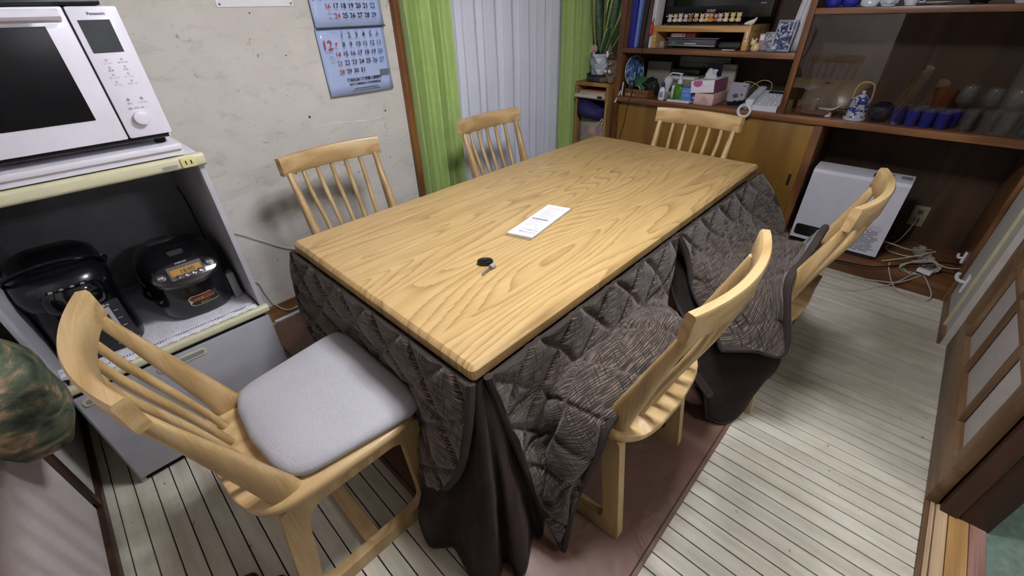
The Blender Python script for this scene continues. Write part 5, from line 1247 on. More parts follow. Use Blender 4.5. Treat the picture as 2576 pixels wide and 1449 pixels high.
bm = NB(); tube(bm, spline([(2.515, 1.075, KZ+.06), (2.49, 1.045, KZ+.062), (2.475, 1.02, KZ+.045), (2.47, 1.035, KZ+.022), (2.475, 1.06, KZ+.018), (2.49, 1.085, KZ+.035)], 6), .0022, 6); obj('ear_loop', bm, PAPER, gm, local=False)
bp_ = thing('black_pouch', 'crumpled black pouch heaped in the wooden box', 'pouch', (2.57, .98, KZ+.03))
bm = NB(); blob(bm, (2.56, .985, KZ+.055), (.05, .055, .052), 3., .5); obj('pouch_body', bm, M('black_fabric', '111113', .7, bump=.4), bp_, local=False)
bm = NB(); tube(bm, spline([(2.50, .955, KZ+.06), (2.485, .935, KZ+.07), (2.50, .915, KZ+.072), (2.53, .91, KZ+.07)], 6), .0025, 6); obj('pouch_strap', bm, BLACKPL, bp_, local=False)
bs = thing('black_slipper_case', 'black oval case standing at the left of the wooden box', 'case', (2.50, 1.10, KZ+.01))
bm = NB(); blob(bm, (2.495, 1.098, KZ+.045), (.018, .022, .048), 1., .1); obj('case_body', bm, M('case_black', '15151b', .35), bs, local=False)
bm = NB(); tube(bm, spline([(2.476, 1.11, KZ+.02), (2.470, 1.10, KZ+.06), (2.474, 1.09, KZ+.085)], 5), .002, 6); obj('case_zip', bm, GREYPL, bs, local=False)
# round fan
fn = thing('paper_fan', 'round blue paper fan with white handle leaning at the left of the counter', 'fan', (2.47, 1.145, KZ))
FANM = picture_mat('fan_blue', '2a4f86', '4d78ac', 22.)
# the face stands nearly edge-on, leaning on the cabinet side
Tf = Matrix.Translation((2.55, 1.120, KZ+.145)) @ Matrix.Rotation(math.radians(-6), 4, 'Z') @ Matrix.Rotation(math.radians(-6), 4, 'X')
bm = NB(); prism(bm, [(.105*math.cos(a), .095*math.sin(a)) for a in [2*PI*i/36 for i in range(36)]], lambda u, v, w_: Tf @ V((u, w_, v)), -.001, .001); obj('fan_face', bm, FANM, fn, local=False)
bm = NB(); tube(bm, [Tf @ V((.105*math.cos(a), 0, .095*math.sin(a))) for a in [2*PI*i/36 for i in range(37)]], .0022, 6); obj('fan_rim', bm, WHITEPL, fn, local=False)
bm = NB(); tube(bm, [(2.452, 1.140, KZ+.085), (2.446, 1.142, KZ+.001)], .005, 8); tube(bm, [(2.446, 1.150, KZ+.03), (2.425, 1.178, KZ-.045)], .005, 8); obj('fan_handle', bm, WHITEPL, fn, local=False)
# lotion bottle
lo_ = thing('lotion_bottle', 'white lotion bottle with dark blue cap at the counter front', 'bottle', (2.452, .848, KZ))
bm = NB(); rs = [ring(bm, sq(0, 0, w_, d_, .8, z, 24)) for w_, d_, z in ((.012, .019, 0), (.0135, .021, .003), (.0135, .021, .045), (.012, .018, .064), (.007, .009, .075), (.0065, .008, .082))]; skin(bm, rs); obj('bottle_body', bm, WHITEPL, lo_)
bm = NB(); lathe(bm, [(.0105, .079), (.011, .081), (.011, .100), (.0095, .103)], 18); obj('cap', bm, M('cap_navy', '1d1c70', .35), lo_)
bm = NB(); bx(bm, -.0142, -.013, -.014, .010, .018, .05); obj('label', bm, M('lotion_label', '8d86a8', .5, var=.5, scale=90), lo_, smooth=False)
# light bulb
lb = thing('light_bulb', 'white frosted light bulb standing behind the lotion bottle', 'bulb', (2.50, .838, KZ))
bm = NB(); lathe(bm, [(.011, .045), (.013, .062), (.024, .088), (.029, .108), (.025, .128), (.012, .139), (.001, .141)], 22); obj('globe', bm, M('bulb_white', 'c9c9d2', .2, var=0.), lb)
bm = NB(); lathe(bm, [(.0125, .0), (.0125, .004), (.011, .006), (.0125, .009), (.011, .012), (.0125, .015), (.0115, .045)], 18); obj('screw_base', bm, GREYPL, lb)
# clippers
nc = thing('nail_clippers', 'pair of small chrome nail clippers standing beside the lotion bottle', 'clippers', (2.47, .803, KZ))
for dy in (-.009, .009):
    bm = NB(); bx(bm, -.003, .003, dy-.005, dy+.005, .0, .052, bev=.001, mtx=Matrix.Rotation(dy*9, 4, 'X')); obj('clipper', bm, CHROME, nc)
# white box with hinge, pump bottle, blue box, device
wb = thing('white_box', 'small white carton behind the green soap pump', 'box', (2.56, .815, KZ))
bm = NB(); bx(bm, 2.55, 2.59, .795, .832, KZ, KZ+.076, bev=.002); obj('carton', bm, PAPER, wb, local=False)
bm = NB(); bx(bm, 2.5492, 2.5502, .797, .830, KZ+.050, KZ+.052); obj('carton_flap_line', bm, INKG, wb, local=False, smooth=False)
pp = thing('soap_pump', 'clear pump bottle of green hand soap on the counter', 'bottle', (2.515, .765, KZ))
bm = NB(); rs = [ring(bm, sq(0, 0, w_, d_, .6, z, 28)) for w_, d_, z in ((.018, .028, 0), (.0195, .030, .003), (.0195, .030, .066), (.016, .024, .082), (.0125, .0135, .088))]; skin(bm, rs); obj('soap', bm, M('green_soap', '4f8a26', .12, var=.12, scale=40, coat=.6), pp)
bm = NB(); rs = [ring(bm, sq(0, 0, w_, d_, .6, z, 28)) for w_, d_, z in ((.0205, .031, .001), (.0205, .031, .068), (.0165, .0245, .084), (.0128, .0138, .092), (.0125, .0130, .098))]; skin(bm, rs, caps=False); obj('bottle_shell', bm, glassy('soap_bottle_clear', 'e2f2cf', rough=.05), pp)
bm = NB(); lathe(bm, [(.014, .094), (.0155, .097), (.0155, .112), (.012, .120), (.006, .124), (.005, .148)], 18); obj('pump_collar', bm, WHITEPL, pp)
bm = NB(); bx(bm, -.008, .008, -.011, .010, .148, .156, bev=.002); tube(bm, spline([(0, 0, .152), (0, .04, .154), (0, .065, .153), (0, .078, .138), (0, .086, .126)], 5), .0045, 8); obj('pump_head', bm, WHITEPL, pp)
bb = thing('blue_box', 'light blue carton beside the green soap pump', 'box', (2.52, .70, KZ))
bm = NB(); bx(bm, 2.495, 2.55, .668, .736, KZ, KZ+.078, bev=.002); obj('carton', bm, M('carton_blue', '5c86c8', .45), bb, local=False)
bm = NB(); bx(bm, 2.4945, 2.4955, .668, .736, KZ+.058, KZ+.0595); text(bm, 'soft mask', .011, (2.4942, .704, KZ+.030), (0, -1, 0), (0, 0, 1)); obj('carton_print', bm, M('pale_blue_ink', 'b9cdec', .5), bb, local=False, smooth=False)
bb = thing('blue_packet', 'small dark blue patterned packet between the blue and pink boxes', 'packet', (2.50, .645, KZ))
bm = NB(); bx(bm, 2.485, 2.51, .622, .662, KZ, KZ+.04, bev=.004); obj('packet_body', bm, picture_mat('packet_blue', '1d3f8c', '3d67b4', 70.), bb, local=False)
bm = NB(); bx(bm, 2.49, 2.505, .626, .658, KZ+.04, KZ+.044); obj('packet_seal', bm, PAPER, bb, local=False, smooth=False)
fd = thing('electronic_gadget', 'flat white electronic gadget lying at the counter edge', 'gadget', (2.445, .72, KZ))
bm = NB(); bx(bm, 2.42, 2.468, .645, .795, KZ, KZ+.012, bev=.004); obj('gadget_case', bm, WHITEPL, fd, local=False)
bm = NB(); bx(bm, 2.428, 2.455, .74, .785, KZ+.0121, KZ+.0132); obj('gadget_screen', bm, GREYPL, fd, local=False, smooth=False)
for k, y_ in enumerate((.630, .612)):
    bb = thing('steel_ball', ('larger' if k == 0 else 'smaller')+' shiny steel bell ball in front of the blue packet', 'bell', (2.44, y_, KZ))
    bm = NB(); r_b = .008-.002*k; lathe(bm, [(.0005, 0), (r_b*.8, r_b*.35), (r_b, r_b), (r_b*.8, r_b*1.65), (.0005, r_b*2)], 16); obj('ball', bm, CHROME, bb)
    bm = NB(); lathe(bm, [(r_b*.3, r_b*2), (r_b*.3, r_b*2.4), (r_b*.1, r_b*2.5)], 8); obj('loop', bm, CHROME, bb)
# tissue boxes
def tissue(label, y0, y1, x0, x1, z0, h, mat, accent, tiltx=0., tip=None):
    t = thing('tissue_box', label, 'tissue box', ((x0+x1)/2, (y0+y1)/2, z0), 0)
    dx, dy = (x1-x0)/2, (y1-y0)/2
    bm = NB(); bx(bm, -dx, dx, -dy, dy, 0, h, bev=.002); obj('carton', bm, mat, t)
    bm = NB(); rs = [ring(bm, sq(0, 0, dx*.6*s, dy*.35*s, .9, z, 20)) for s, z in ((1, h), (1, h+.0008))]; skin(bm, rs); obj('opening', bm, GREYPL, t)
    accent(t, dx, dy, h); t.rotation_euler = (tiltx, 0, 0); return t
def acc1(t, dx, dy, h):
    bm = NB(); prism(bm, [(-.028+.028*math.cos(a), .055+.022*math.sin(a)) for a in [2*PI*i/28 for i in range(28)]], lambda u, v, w_: V((w_, -u, v)), -dx-.0008, -dx+.001); 
    for v in bm.verts: v.co.z = min(v.co.z, h-.001)
    obj('pink_oval', bm, M('oval_pink', 'c04f92', .4), t, smooth=False)
    bm = NB(); bx(bm, -dx+.004, dx, -dy-.0008, -dy+.001, .003, h-.002); obj('side_print', bm, M('side_magenta', '8d4a70', .4), t, smooth=False)
    bm = NB(); text(bm, 'ティシュー', .009, (-dx-.0009, -.022, .035), (0, -1, 0), (0, 0, 1)); obj('carton_print', bm, INKG, t, smooth=False)
    bm = NB(); blob(bm, (0, 0, h+.018), (.03, .035, .035), 6., .6); obj('tissue', bm, M('tissue_white', 'c9c9d0', .8), t, ang=25)
def acc2(t, dx, dy, h):
    bm = NB(); prism(bm, [(-.036, .010), (.036, .010), (.0, h-.012)], lambda u, v, w_: V((w_, u, v)), -dx-.0008, -dx+.001); obj('print_triangle', bm, M('triangle_tan', 'b3978a', .5), t, smooth=False)
    bm = NB(); bx(bm, -dx-.0006, -dx+.001, -dy, dy, .0, .010); obj('print_band', bm, M('band_pink', 'b49a98', .5), t, smooth=False)
tissue('pale pink tissue box lying on the counter under the white one', .505, .622, 2.435, 2.66, KZ, .062, M('box_pale_pink', 'cfaaa8', .5, var=.04), acc2)
tissue('white tissue box with pink oval, tilted on the pale pink box', .515, .655, 2.44, 2.66, KZ+.0655, .068, PAPER, acc1, -.10)
# things standing at the back of the bay
ro = thing('wifi_router', 'off-white router standing at the back left of the counter bay', 'router', (2.74, 1.03, KZ))
OFFW = M('offwhite_plastic', '8c8a7c', .5, var=.05)
bm = NB(); bx(bm, 2.72, 2.76, .94, 1.115, KZ+.002, KZ+.195, bev=.006); obj('case', bm, OFFW, ro, local=False)
bm = NB(); bx(bm, 2.70, 2.78, .96, 1.09, KZ, KZ+.006); obj('foot', bm, BLACKPL, ro, local=False, smooth=False)
pr = thing('printer', 'white compact printer with black lid at the back of the counter bay', 'printer', (2.70, .82, KZ))
bm = NB(); bx(bm, 2.645, 2.80, .705, .930, KZ+.06, KZ+.125, bev=.008); obj('case', bm, OFFW, pr, local=False)
bm = NB(); bx(bm, 2.655, 2.80, .71, .91, KZ+.126, KZ+.165, bev=.012); obj('lid', bm, BLACKPL, pr, local=False)
bm = NB(); bx(bm, 2.64, 2.70, .71, .925, KZ, KZ+.06, bev=.002); obj('stand_box', bm, TRW, pr, local=False)
bm = NB(); bx(bm, 2.6435, 2.646, .73, .90, KZ+.105, KZ+.118); obj('paper_slot', bm, WHITEPL, pr, local=False, smooth=False)
bo = thing('wall_board', 'grey-white printed board leaning at the back of the counter bay', 'board', (2.82, .75, KZ))
bm = NB(); bx(bm, 2.815, 2.825, .585, .925, KZ, KZ+.225, bev=.002); obj('board_sheet', bm, OFFW, bo, local=False)
bm = NB(); bx(bm, 2.8135, 2.8155, .60, .90, KZ+.185, KZ+.19); obj('board_line', bm, INKG, bo, local=False, smooth=False)
bf = thing('blue_folder', 'dark blue folder standing at the back of the counter bay', 'folder', (2.76, .65, KZ))
bm = NB(); bx(bm, 2.755, 2.775, .595, .70, KZ, KZ+.20, bev=.003); obj('folder_cover', bm, M('folder_navy', '1f3060', .45), bf, local=False)
bm = NB(); bx(bm, 2.758, 2.772, .598, .697, KZ+.198, KZ+.202); obj('folder_pages', bm, PAPER, bf, local=False, smooth=False)
tw = thing('document_case', 'tall pale grey document case standing behind the tissue boxes', 'case', (2.66, .53, KZ))
bm = NB(); bx(bm, 2.655, 2.69, .485, .57, KZ, KZ+.205, bev=.008); obj('case_body', bm, M('case_pale', '96918a', .45, var=.15, scale=25), tw, local=False)
bm = NB(); bx(bm, 2.654, 2.656, .49, .565, KZ+.175, KZ+.178); obj('case_lid_line', bm, INKG, tw, local=False, smooth=False)
gb = thing('grey_leaflet_box', 'grey product box with phone picture leaning beside the telephone', 'box', (2.55, .415, KZ))
bm = NB(); bx(bm, 0, .03, -.05, .05, 0, .122, bev=.0015); o = obj('box_body', bm, M('box_greyblue', '9a99a8', .5, var=.05), gb)
bm = NB(); prism(bm, [(-.030, .050), (-.012, .034), (.014, .046), (-.004, .064)], lambda u, v, w_: V((w_, -u, v)), -.0008, .001); prism(bm, [(.020, .058), (.030, .050), (.036, .058), (.026, .066)], lambda u, v, w_: V((w_, -u, v)), -.0008, .001); bx(bm, -.0008, .001, -.045, -.022, .103, .108); obj('box_print', bm, M('print_slate', '4a4a58', .5), gb, smooth=False)
gb.rotation_euler = (0, .12, -.12)
# black charging cables
bm = NB()
cc_ = []
for k in range(30): cc_.append((2.475+.03*math.sin(k*.83)+.0005*k, .425-.0035*k+.018*math.sin(k*1.9), KZ+.006+.0009*k+.006*(1+math.sin(k*1.3))))
tube(bm, spline(cc_, 5), .0055, 6); tag(obj('charging_cable', bm, BLACKPL), 'heap of black cables in front of the grey product box', 'cable')
# telephone
tel = thing('telephone', 'white desk telephone with key pad on the counter', 'telephone', (2.53, .235, KZ))
PHW = M('phone_white', 'c9cad2', .35, var=.02)
def slope(x): return .030+.055*(x-2.445)/.19
bm = NB(); prism(bm, [(2.443, KZ), (2.443, KZ+.022), (2.448, KZ+.028), (2.632, KZ+.082), (2.638, KZ+.078), (2.638, KZ)], lambda u, v, w_: V((u, w_, v)), .150, .335); obj('base', bm, PHW, tel, local=False, ang=30)
def on(x, y, h): return V((x, y, KZ+.028+(x-2.448)*.2935+h))
bm = NB(); quad(bm, on(2.600, .162, .001), on(2.600, .255, .001), on(2.625, .255, .001), on(2.625, .162, .001)); obj('display', bm, M('phone_lcd', '1f2320', .25), tel, local=False, smooth=False)
for r_i in range(6):
    for c in range(5 if r_i == 5 else 4):
        xx = 2.468+.0225*r_i; yy = .250-(.019 if r_i == 5 else .024)*c
        bm = NB(); rs = [ring(bm, [on(xx+.006*s*a_, yy+.007*s*b_, h) for a_, b_ in ((-1, -1), (1, -1), (1, 1), (-1, 1))]) for s, h in ((1, 0), (1, .003), (.8, .0042))]; skin(bm, rs)
        obj('key', bm, M('key_grey', 'b4b5be' if r_i < 5 else '9a9ca6', .4), tel, local=False)
bm = NB(); bx(bm, 2.45, 2.63, .150, .262, KZ+.024, KZ+.0245); obj('pad_plate', bm, PHW, tel, local=False, smooth=False)
bm = NB(); rs = []
for x_, h, w_ in ((2.432, .030, .016), (2.438, .052, .022), (2.46, .060, .024), (2.50, .058, .019), (2.56, .076, .019), (2.61, .098, .024), (2.635, .098, .023), (2.642, .085, .016)):
    rs.append(ring(bm, [(x_, .300+w_*math.copysign(abs(math.cos(a))**.6, math.cos(a)), KZ+h-.012+.016*math.copysign(abs(math.sin(a))**.6, math.sin(a))) for a in [2*PI*i/16 for i in range(16)]]))
skin(bm, rs); obj('handset', bm, PHW, tel, local=False, ang=50)
bm = NB(); pts = []
for k in range(29):
    a = PI*.62+2*PI*.92*k/28+.0
    pts.append((2.405-.002*math.cos(a), .306-.033*math.cos(a), KZ-.002+.032*math.sin(a)))
tube(bm, pts, .0085, 10); tube(bm, [(2.408, .318, KZ+.022), (2.432, .312, KZ+.030)], .007, 8); obj('coiled_cord', bm, WHITEPL, tel, local=False)
bm = NB(); tube(bm, spline([(2.64, .30, KZ+.05), (2.66, .34, KZ+.10), (2.63, .40, KZ+.12), (2.58, .42, KZ+.09), (2.54, .375, KZ+.02)], 6), .002, 6); tube(bm, spline([(2.64, .27, KZ+.03), (2.68, .27, KZ+.11), (2.68, .33, KZ+.125), (2.60, .37, KZ+.08), (2.53, .36, KZ+.01)], 6), .002, 6); obj('line_cord', bm, CBG, tel, local=False)

# ------------------------------------------------------------------ glass case contents
GXZ = ZK+.001
CLR = glassy('clear_glass', 'f0f1f3', tint=.965, rough=.03); BLG = glassy('blue_glass', '3a3fb0', tint=.5, rough=.05); AMB = glassy('amber_glass', '9a5a36', tint=.7, rough=.04)
def vessel(name, label, cat, loc, prof, mat, group=None, n=26, extra=None, part='bowl'):
    t = thing(name, label, cat, loc, 0, group)
    bm = NB(); lathe(bm, prof, n, caps=False); obj(part, bm, mat, t)
    if extra:
        for nm, mm, f in extra:
            bm = NB(); f(bm); obj(nm, bm, mm, t)
    return t
vessel('glass_dome', 'amber glass dish with clear domed cover in the glass case', 'dish', (2.545, -.02, GXZ), [(.0, .0), (.075, .0), (.092, .012), (.093, .03), (.090, .03), (.088, .014), (.072, .005), (.0, .005)], AMB, None, 36, [
    ('dome_cover', CLR, lambda bm: lathe(bm, [(.085, .03), (.085, .07), (.075, .105), (.05, .127), (.012, .137), (.012, .14), (.022, .15), (.012, .157), (.0, .157)], 36, caps=False)),
    ('candle_glass', M('amber_candle', '8a5a38', .3), lambda bm: lathe(bm, [(.014, .006), (.016, .01), (.013, .06), (.016, .075), (.0, .078)], 18, (-.02, .02, 0)))])
sd = thing('white_dish', 'white curved porcelain dish beside the glass dome', 'dish', (2.50, -.088, GXZ))
bm = NB(); n = 14; A = []
for i in range(n+1):
    s = i/n; yy = .05-.10*s; zz = .030+.032*max(0, (s-.5)/.5)**2; w_ = .016+.012*math.sin(s*PI)
    A.append([bm.verts.new((xx, yy, zz+abs(xx)/w_*.005)) for xx in (-w_, -w_*.4, w_*.4, w_)])
for i in range(n):
    for k in range(3): bm.faces.new((A[i][k], A[i+1][k], A[i+1][k+1], A[i][k+1]))
o = obj('dish_body', bm, FW, sd, ang=180); sm = o.modifiers.new('t', 'SOLIDIFY'); sm.thickness = .005
bm = NB(); lathe(bm, [(.018, 0), (.016, .01), (.008, .028)], 16); obj('foot', bm, FW, sd)
dk = thing('dark_plate', 'dark round plate standing upright behind the white dish', 'plate', (2.70, -.11, GXZ))
bm = NB(); lathe(bm, [(.0, 0), (.045, .0), (.068, .008), (.068, .011), (.045, .004), (.0, .004)], 30, mtx=Matrix.Translation((0, 0, .075)) @ Matrix.Rotation(math.radians(-78), 4, 'Y')); obj('plate_disc', bm, M('dark_glaze', '39332e', .3), dk)
bm = NB(); bx(bm, -.02, .03, -.03, .03, 0, .008, bev=.002); obj('plate_stand', bm, TRW, dk)
BW = None
def bluewhite():
    m, nt, b = base('blue_white_porcelain'); L = nt.links; tc = nd(nt, 'ShaderNodeTexCoord'); n = nd(nt, 'ShaderNodeTexNoise', Scale=34., Detail=3., Distortion=1.2); L.new(tc.outputs['Object'], n.inputs['Vector'])
    r = ramp(nt, n.outputs['Fac'], [(.47, 'c9cedb'), (.52, '2c3f93')]); L.new(r.outputs[0], b.inputs['Base Color']); b.inputs['Roughness'].default_value = .12; return m
BW = bluewhite(); PORC = M('porcelain_white', 'cfd4de', .12, var=.02)
tj = vessel('teapot', 'blue and white porcelain teapot with cane handle in the glass case', 'teapot', (2.505, -.205, GXZ), [(.0, 0), (.047, .0), (.048, .006), (.043, .012), (.041, .05), (.042, .078), (.044, .082), (.0, .082)], BW, None, 30, [
    ('lid', BW, lambda bm: lathe(bm, [(.044, .083), (.044, .088), (.036, .098), (.016, .116), (.008, .122)], 28)),
    ('lid_knob', PORC, lambda bm: lathe(bm, [(.004, .120), (.009, .126), (.009, .131), (.004, .136)], 16)),
    ('cane_handle', M('cane', 'a88b66', .5, bump=.4), lambda bm: tube(bm, spline([(.015, .038, .075), (.02, .040, .13), (.02, .028, .163), (.018, .0, .172), (.018, -.028, .160), (.018, -.038, .12), (.015, -.038, .075)], 6), .0042, 8)),
    ('foot_ring', PORC, lambda bm: lathe(bm, [(.0485, .0), (.0485, .009), (.044, .012)], 28))])
vessel('round_vase', 'dark blue-black round vase between the teapot and the blue tumblers', 'vase', (2.535, -.305, GXZ), [(.0, 0), (.032, .0), (.05, .02), (.056, .045), (.05, .068), (.03, .082), (.022, .086), (.02, .083), (.028, .078), (.0, .07)], M('dark_blue_glaze', '1e2030', .12, var=.2), None, 28, part='vase_body')
k = 0
words = ('first', 'second', 'third', 'fourth')
for row, (xx, ys) in enumerate(((2.490, (-.375, -.430, -.486, -.541)), (2.560, (-.395, -.455, -.515, -.572)))):
    for i, yy in enumerate(ys):
        vessel('blue_tumbler', 'cobalt blue glass tumbler, %s from the vase in the %s row' % (words[i], ('front', 'rear')[row]), 'glass', (xx, yy, GXZ), [(.0, .004), (.020, .004), (.021, .0), (.0235, .004), (.0265, .062), (.0272, .070), (.0255, .070), (.022, .010), (.0, .008)], BLG, 'blue tumblers in the glass case', 22, [('rim', CLR, lambda bm: lathe(bm, [(.0275, .068), (.0285, .078), (.027, .078), (.0258, .068)], 22, caps=False))])
vessel('amber_tumbler', 'amber-brown glass tumbler behind the blue tumblers', 'glass', (2.64, -.508, GXZ), [(.0, .004), (.026, .004), (.028, .0), (.032, .03), (.036, .09), (.048, .15), (.046, .15), (.034, .09), (.029, .01), (.0, .01)], AMB, None, 26)
def goblet(lbl, x_, y_, s=1., g='clear stemmed glasses in the glass case'):
    vessel('wine_glass', lbl, 'glass', (x_, y_, GXZ), [(.0, .0), (.033*s, .0), (.033*s, .003), (.006, .008), (.004, .02), (.004, .07*s), (.012, .078*s), (.032*s, .10*s), (.039*s, .13*s), (.035*s, .165*s), (.031*s, .175*s), (.0295*s, .175*s), (.037*s, .13*s), (.03*s, .102*s), (.0, .084*s)], CLR, g, 24)
goblet('rounded clear wine glass beside the amber tumbler', 2.62, -.585)
goblet('tall clear wine glass, second from the amber tumbler', 2.60, -.672, .98); goblet('tall clear wine glass, third from the amber tumbler', 2.60, -.752, 1.0); goblet('tall clear wine glass nearest the right end of the case', 2.60, -.83, .98)
for row, xx in enumerate((2.488, 2.54)):
    for i in range(4):
        yy = -.625-.062*i-.01*row
        vessel('clear_tumbler', 'clear fluted tumbler, %s from the blue tumblers in the %s row' % (words[i], ('front', 'rear')[row]), 'glass', (xx, yy, GXZ), [(.0, .006), (.020, .006), (.021, .0), (.0235, .004), (.029, .092), (.0275, .092), (.0215, .012), (.0, .010)], CLR, 'clear tumblers in the glass case', 14)
# upper shelf above the glass case
UZ = ZT+.001
BL2 = M('cobalt_ceramic', '2a2fa0', .12, var=.1, coat=.5)
for lbl, xx, yy in (('cobalt blue bowl at the left end of the upper shelf', 2.51, .055), ('cobalt blue bowl beside the white figurines on the upper shelf', 2.51, -.015)):
    vessel('blue_bowl', lbl, 'bowl', (xx, yy, UZ), [(.0, 0), (.022, .0), (.034, .012), (.037, .03), (.031, .046), (.028, .046), (.033, .03), (.0, .01)], BL2, 'blue bowls on the upper shelf', 26)
def china(lbl, xx, yy, seed, s=1.):
    t = thing('china_figurine', lbl, 'figurine', (xx, yy, UZ))
    bm = NB(); blob(bm, (0, 0, .026*s), (.024*s, .034*s, .028*s), seed, .5); obj('body', bm, PORC, t)
    bm = NB(); blob(bm, (-.004, .018*s, .058*s), (.015*s, .016*s, .017*s), seed+2, .2); obj('head', bm, PORC, t)
    bm = NB(); lathe(bm, [(.026*s, 0), (.026*s, .004), (.02*s, .008)], 18); obj('base', bm, PORC, t)
china('white china figurine nearest the blue bowls', 2.50, -.095, 1.); china('white china figurine with a dark hole, in the middle of the upper shelf', 2.50, -.165, 4., 1.05)
vessel('white_cup', 'white china cup on the upper shelf', 'cup', (2.505, -.245, UZ), [(.0, 0), (.020, .0), (.030, .02), (.033, .045), (.031, .045), (.027, .02), (.0, .006)], PORC, None, 24, [('cup_handle', PORC, lambda bm: tube(bm, spline([(0, -.028, .036), (0, -.046, .032), (0, -.042, .014), (0, -.026, .012)], 5), .003, 8))])
vessel('saucer', 'white saucer lying flat on the upper shelf beside the cup', 'saucer', (2.51, -.335, UZ), [(.0, 0), (.025, .0), (.05, .010), (.049, .012), (.024, .003), (.0, .003)], PORC, None, 28)
vessel('lacquer_bowl', 'dark lacquer bowl toward the right of the upper shelf', 'bowl', (2.52, -.47, UZ), [(.0, 0), (.03, .0), (.028, .006), (.055, .03), (.06, .055), (.057, .055), (.05, .03), (.0, .012)], M('dark_lacquer', '1c0f0c', .2), None, 28)
vessel('small_dish', 'small white dish at the right end of the upper shelf', 'dish', (2.49, -.60, UZ), [(.0, 0), (.022, .0), (.036, .018), (.034, .018), (.02, .004), (.0, .004)], PORC, None, 24)

# ------------------------------------------------------------------ small rack with plant in the corner
RX0, RX1, RY0, RY1, RZT = 2.37, 2.68, 1.205, 1.480, .885
RKW = wood('rack_wood', '7d5c30', '97733f', 'ab8850', 'Z', .5, ring=5)
rk = thing('magazine_rack', 'narrow open wooden rack standing in the corner beside the cabinet', 'rack', (2.52, 1.34, 0))
for nm, b in (('side_board', (RX0, RX1, RY0, RY0+.018, 0.001, RZT-.024)), ('side_board', (RX0, RX1, RY1-.018, RY1, .001, RZT-.024)), ('top_board', (RX0-.004, RX1, RY0, RY1, RZT-.024, RZT)), ('shelf', (RX0+.004, RX1, RY0+.018, RY1-.018, .772, .784)), ('shelf', (RX0+.004, RX1, RY0+.018, RY1-.018, .30, .315)), ('back_board', (RX1-.008, RX1, RY0+.018, RY1-.018, .02, RZT-.024))):
    bm = NB(); bx(bm, *b, bev=.0015, seg=1); obj(nm, bm, RKW, rk, local=False)
for k, (lbl, z0, z1, xf, yo) in enumerate((('cream paper-wrapped bundle at the bottom of the rack top shelf', .785, .808, 2.345, .02), ('grey-white booklet on the cream bundle', .809, .818, 2.365, -.005), ('orange-edged booklet topmost of the rack stack', .819, .826, 2.375, .01))):
    t = thing('booklet', lbl, 'booklet', (2.5, 1.345, z0))
    bm = NB(); bx(bm, xf, 2.62, RY0+.024, RY1-.030+yo, z0, z1, bev=.003); obj('cover', bm, (M('bundle_cream', 'c9c5b4', .6), M('booklet_grey', 'b9b6b2', .6), M('booklet_orange', 'c08a64', .6))[k], t, local=False)
    bm = NB(); bx(bm, xf-.0008, xf+.002, RY0+.03, RY0+.03+.035*(k == 0)+.004, z0+.003, z1-.003); obj('edge_mark', bm, BLACKPL if k == 0 else INKG, t, local=False, smooth=False)
pc = thing('purple_bag', 'folded dark purple cloth bag bulging out of the rack', 'bag', (2.44, 1.34, .66))
bm = NB(); rs = []
for i in range(21):
    s = i/20; yy = RY1-.012-(RY1-RY0-.045)*s; h = .055+.010*math.sin(s*5); sag = -.045*s**1.5; bul = .045*math.sin(PI*min(1, s*1.0))**.6
    rs.append(ring(bm, [(2.40-bul*math.cos(a)*(1 if math.cos(a) > 0 else -2.2)+.006*noise.noise(V((s*8, a*1.5, 0))), yy, .715+sag+h*math.sin(a)+.012*noise.noise(V((s*6, a, 3)))) for a in [2*PI*j/18 for j in range(18)]]))
skin(bm, rs); obj('bag_cloth', bm, M('purple_cloth', '1d1650', .7, var=.2, bump=.3, bscale=60), pc, local=False, ang=70)
bm = NB(); tube(bm, spline([(2.375, RY0+.03, .655), (2.365, RY0+.045, .63), (2.372, RY0+.055, .61)], 5), .0025, 6); tube(bm, spline([(2.372, RY0+.022, .65), (2.366, RY0+.025, .62)], 5), .0025, 6); obj('drawstring', bm, PAPER, pc, local=False)
fb = thing('paper_bag', 'faded flower-patterned paper bag standing in the rack', 'bag', (2.47, 1.34, .316))
m, nt, b = base('faded_patchwork'); L = nt.links; tc = nd(nt, 'ShaderNodeTexCoord'); vn = nd(nt, 'ShaderNodeTexVoronoi', Scale=24.); L.new(tc.outputs['Object'], vn.inputs['Vector'])
sp = nd(nt, 'ShaderNodeSeparateXYZ'); L.new(vn.outputs['Color'], sp.inputs[0]); r = ramp(nt, sp.outputs[0], [(.1, '8d6d8f'), (.4, 'a08a72'), (.6, '83917a'), (.9, 'b79a80')]); L.new(r.outputs[0], b.inputs['Base Color']); b.inputs['Roughness'].default_value = .7
bm = NB(); rs = [ring(bm, sq(2.475, 1.342, w_, d_, .35, z, 32)) for w_, d_, z in ((.085, .108, .316), (.09, .112, .34), (.09, .112, .55), (.08, .110, .64), (.072, .108, .648))]; skin(bm, rs); obj('bag_body', bm, m, fb, local=False, ang=40)
bm = NB(); tube(bm, spline([(2.40, 1.39, .64), (2.395, 1.37, .658), (2.395, 1.32, .658), (2.40, 1.30, .64)], 5), .003, 6); obj('bag_handle', bm, CBG, fb, local=False)
tr2 = thing('plant_saucer', 'dark grey patterned round saucer under the white pot', 'saucer', (2.475, 1.345, RZT))
bm = NB(); lathe(bm, [(.0, .001), (.090, .001), (.095, .006), (.095, .040), (.100, .046), (.092, .048), (.088, .012), (.0, .010)], 36, caps=False); obj('saucer_body', bm, M('dark_grey_saucer', '26262b', .45), tr2)
bm = NB()
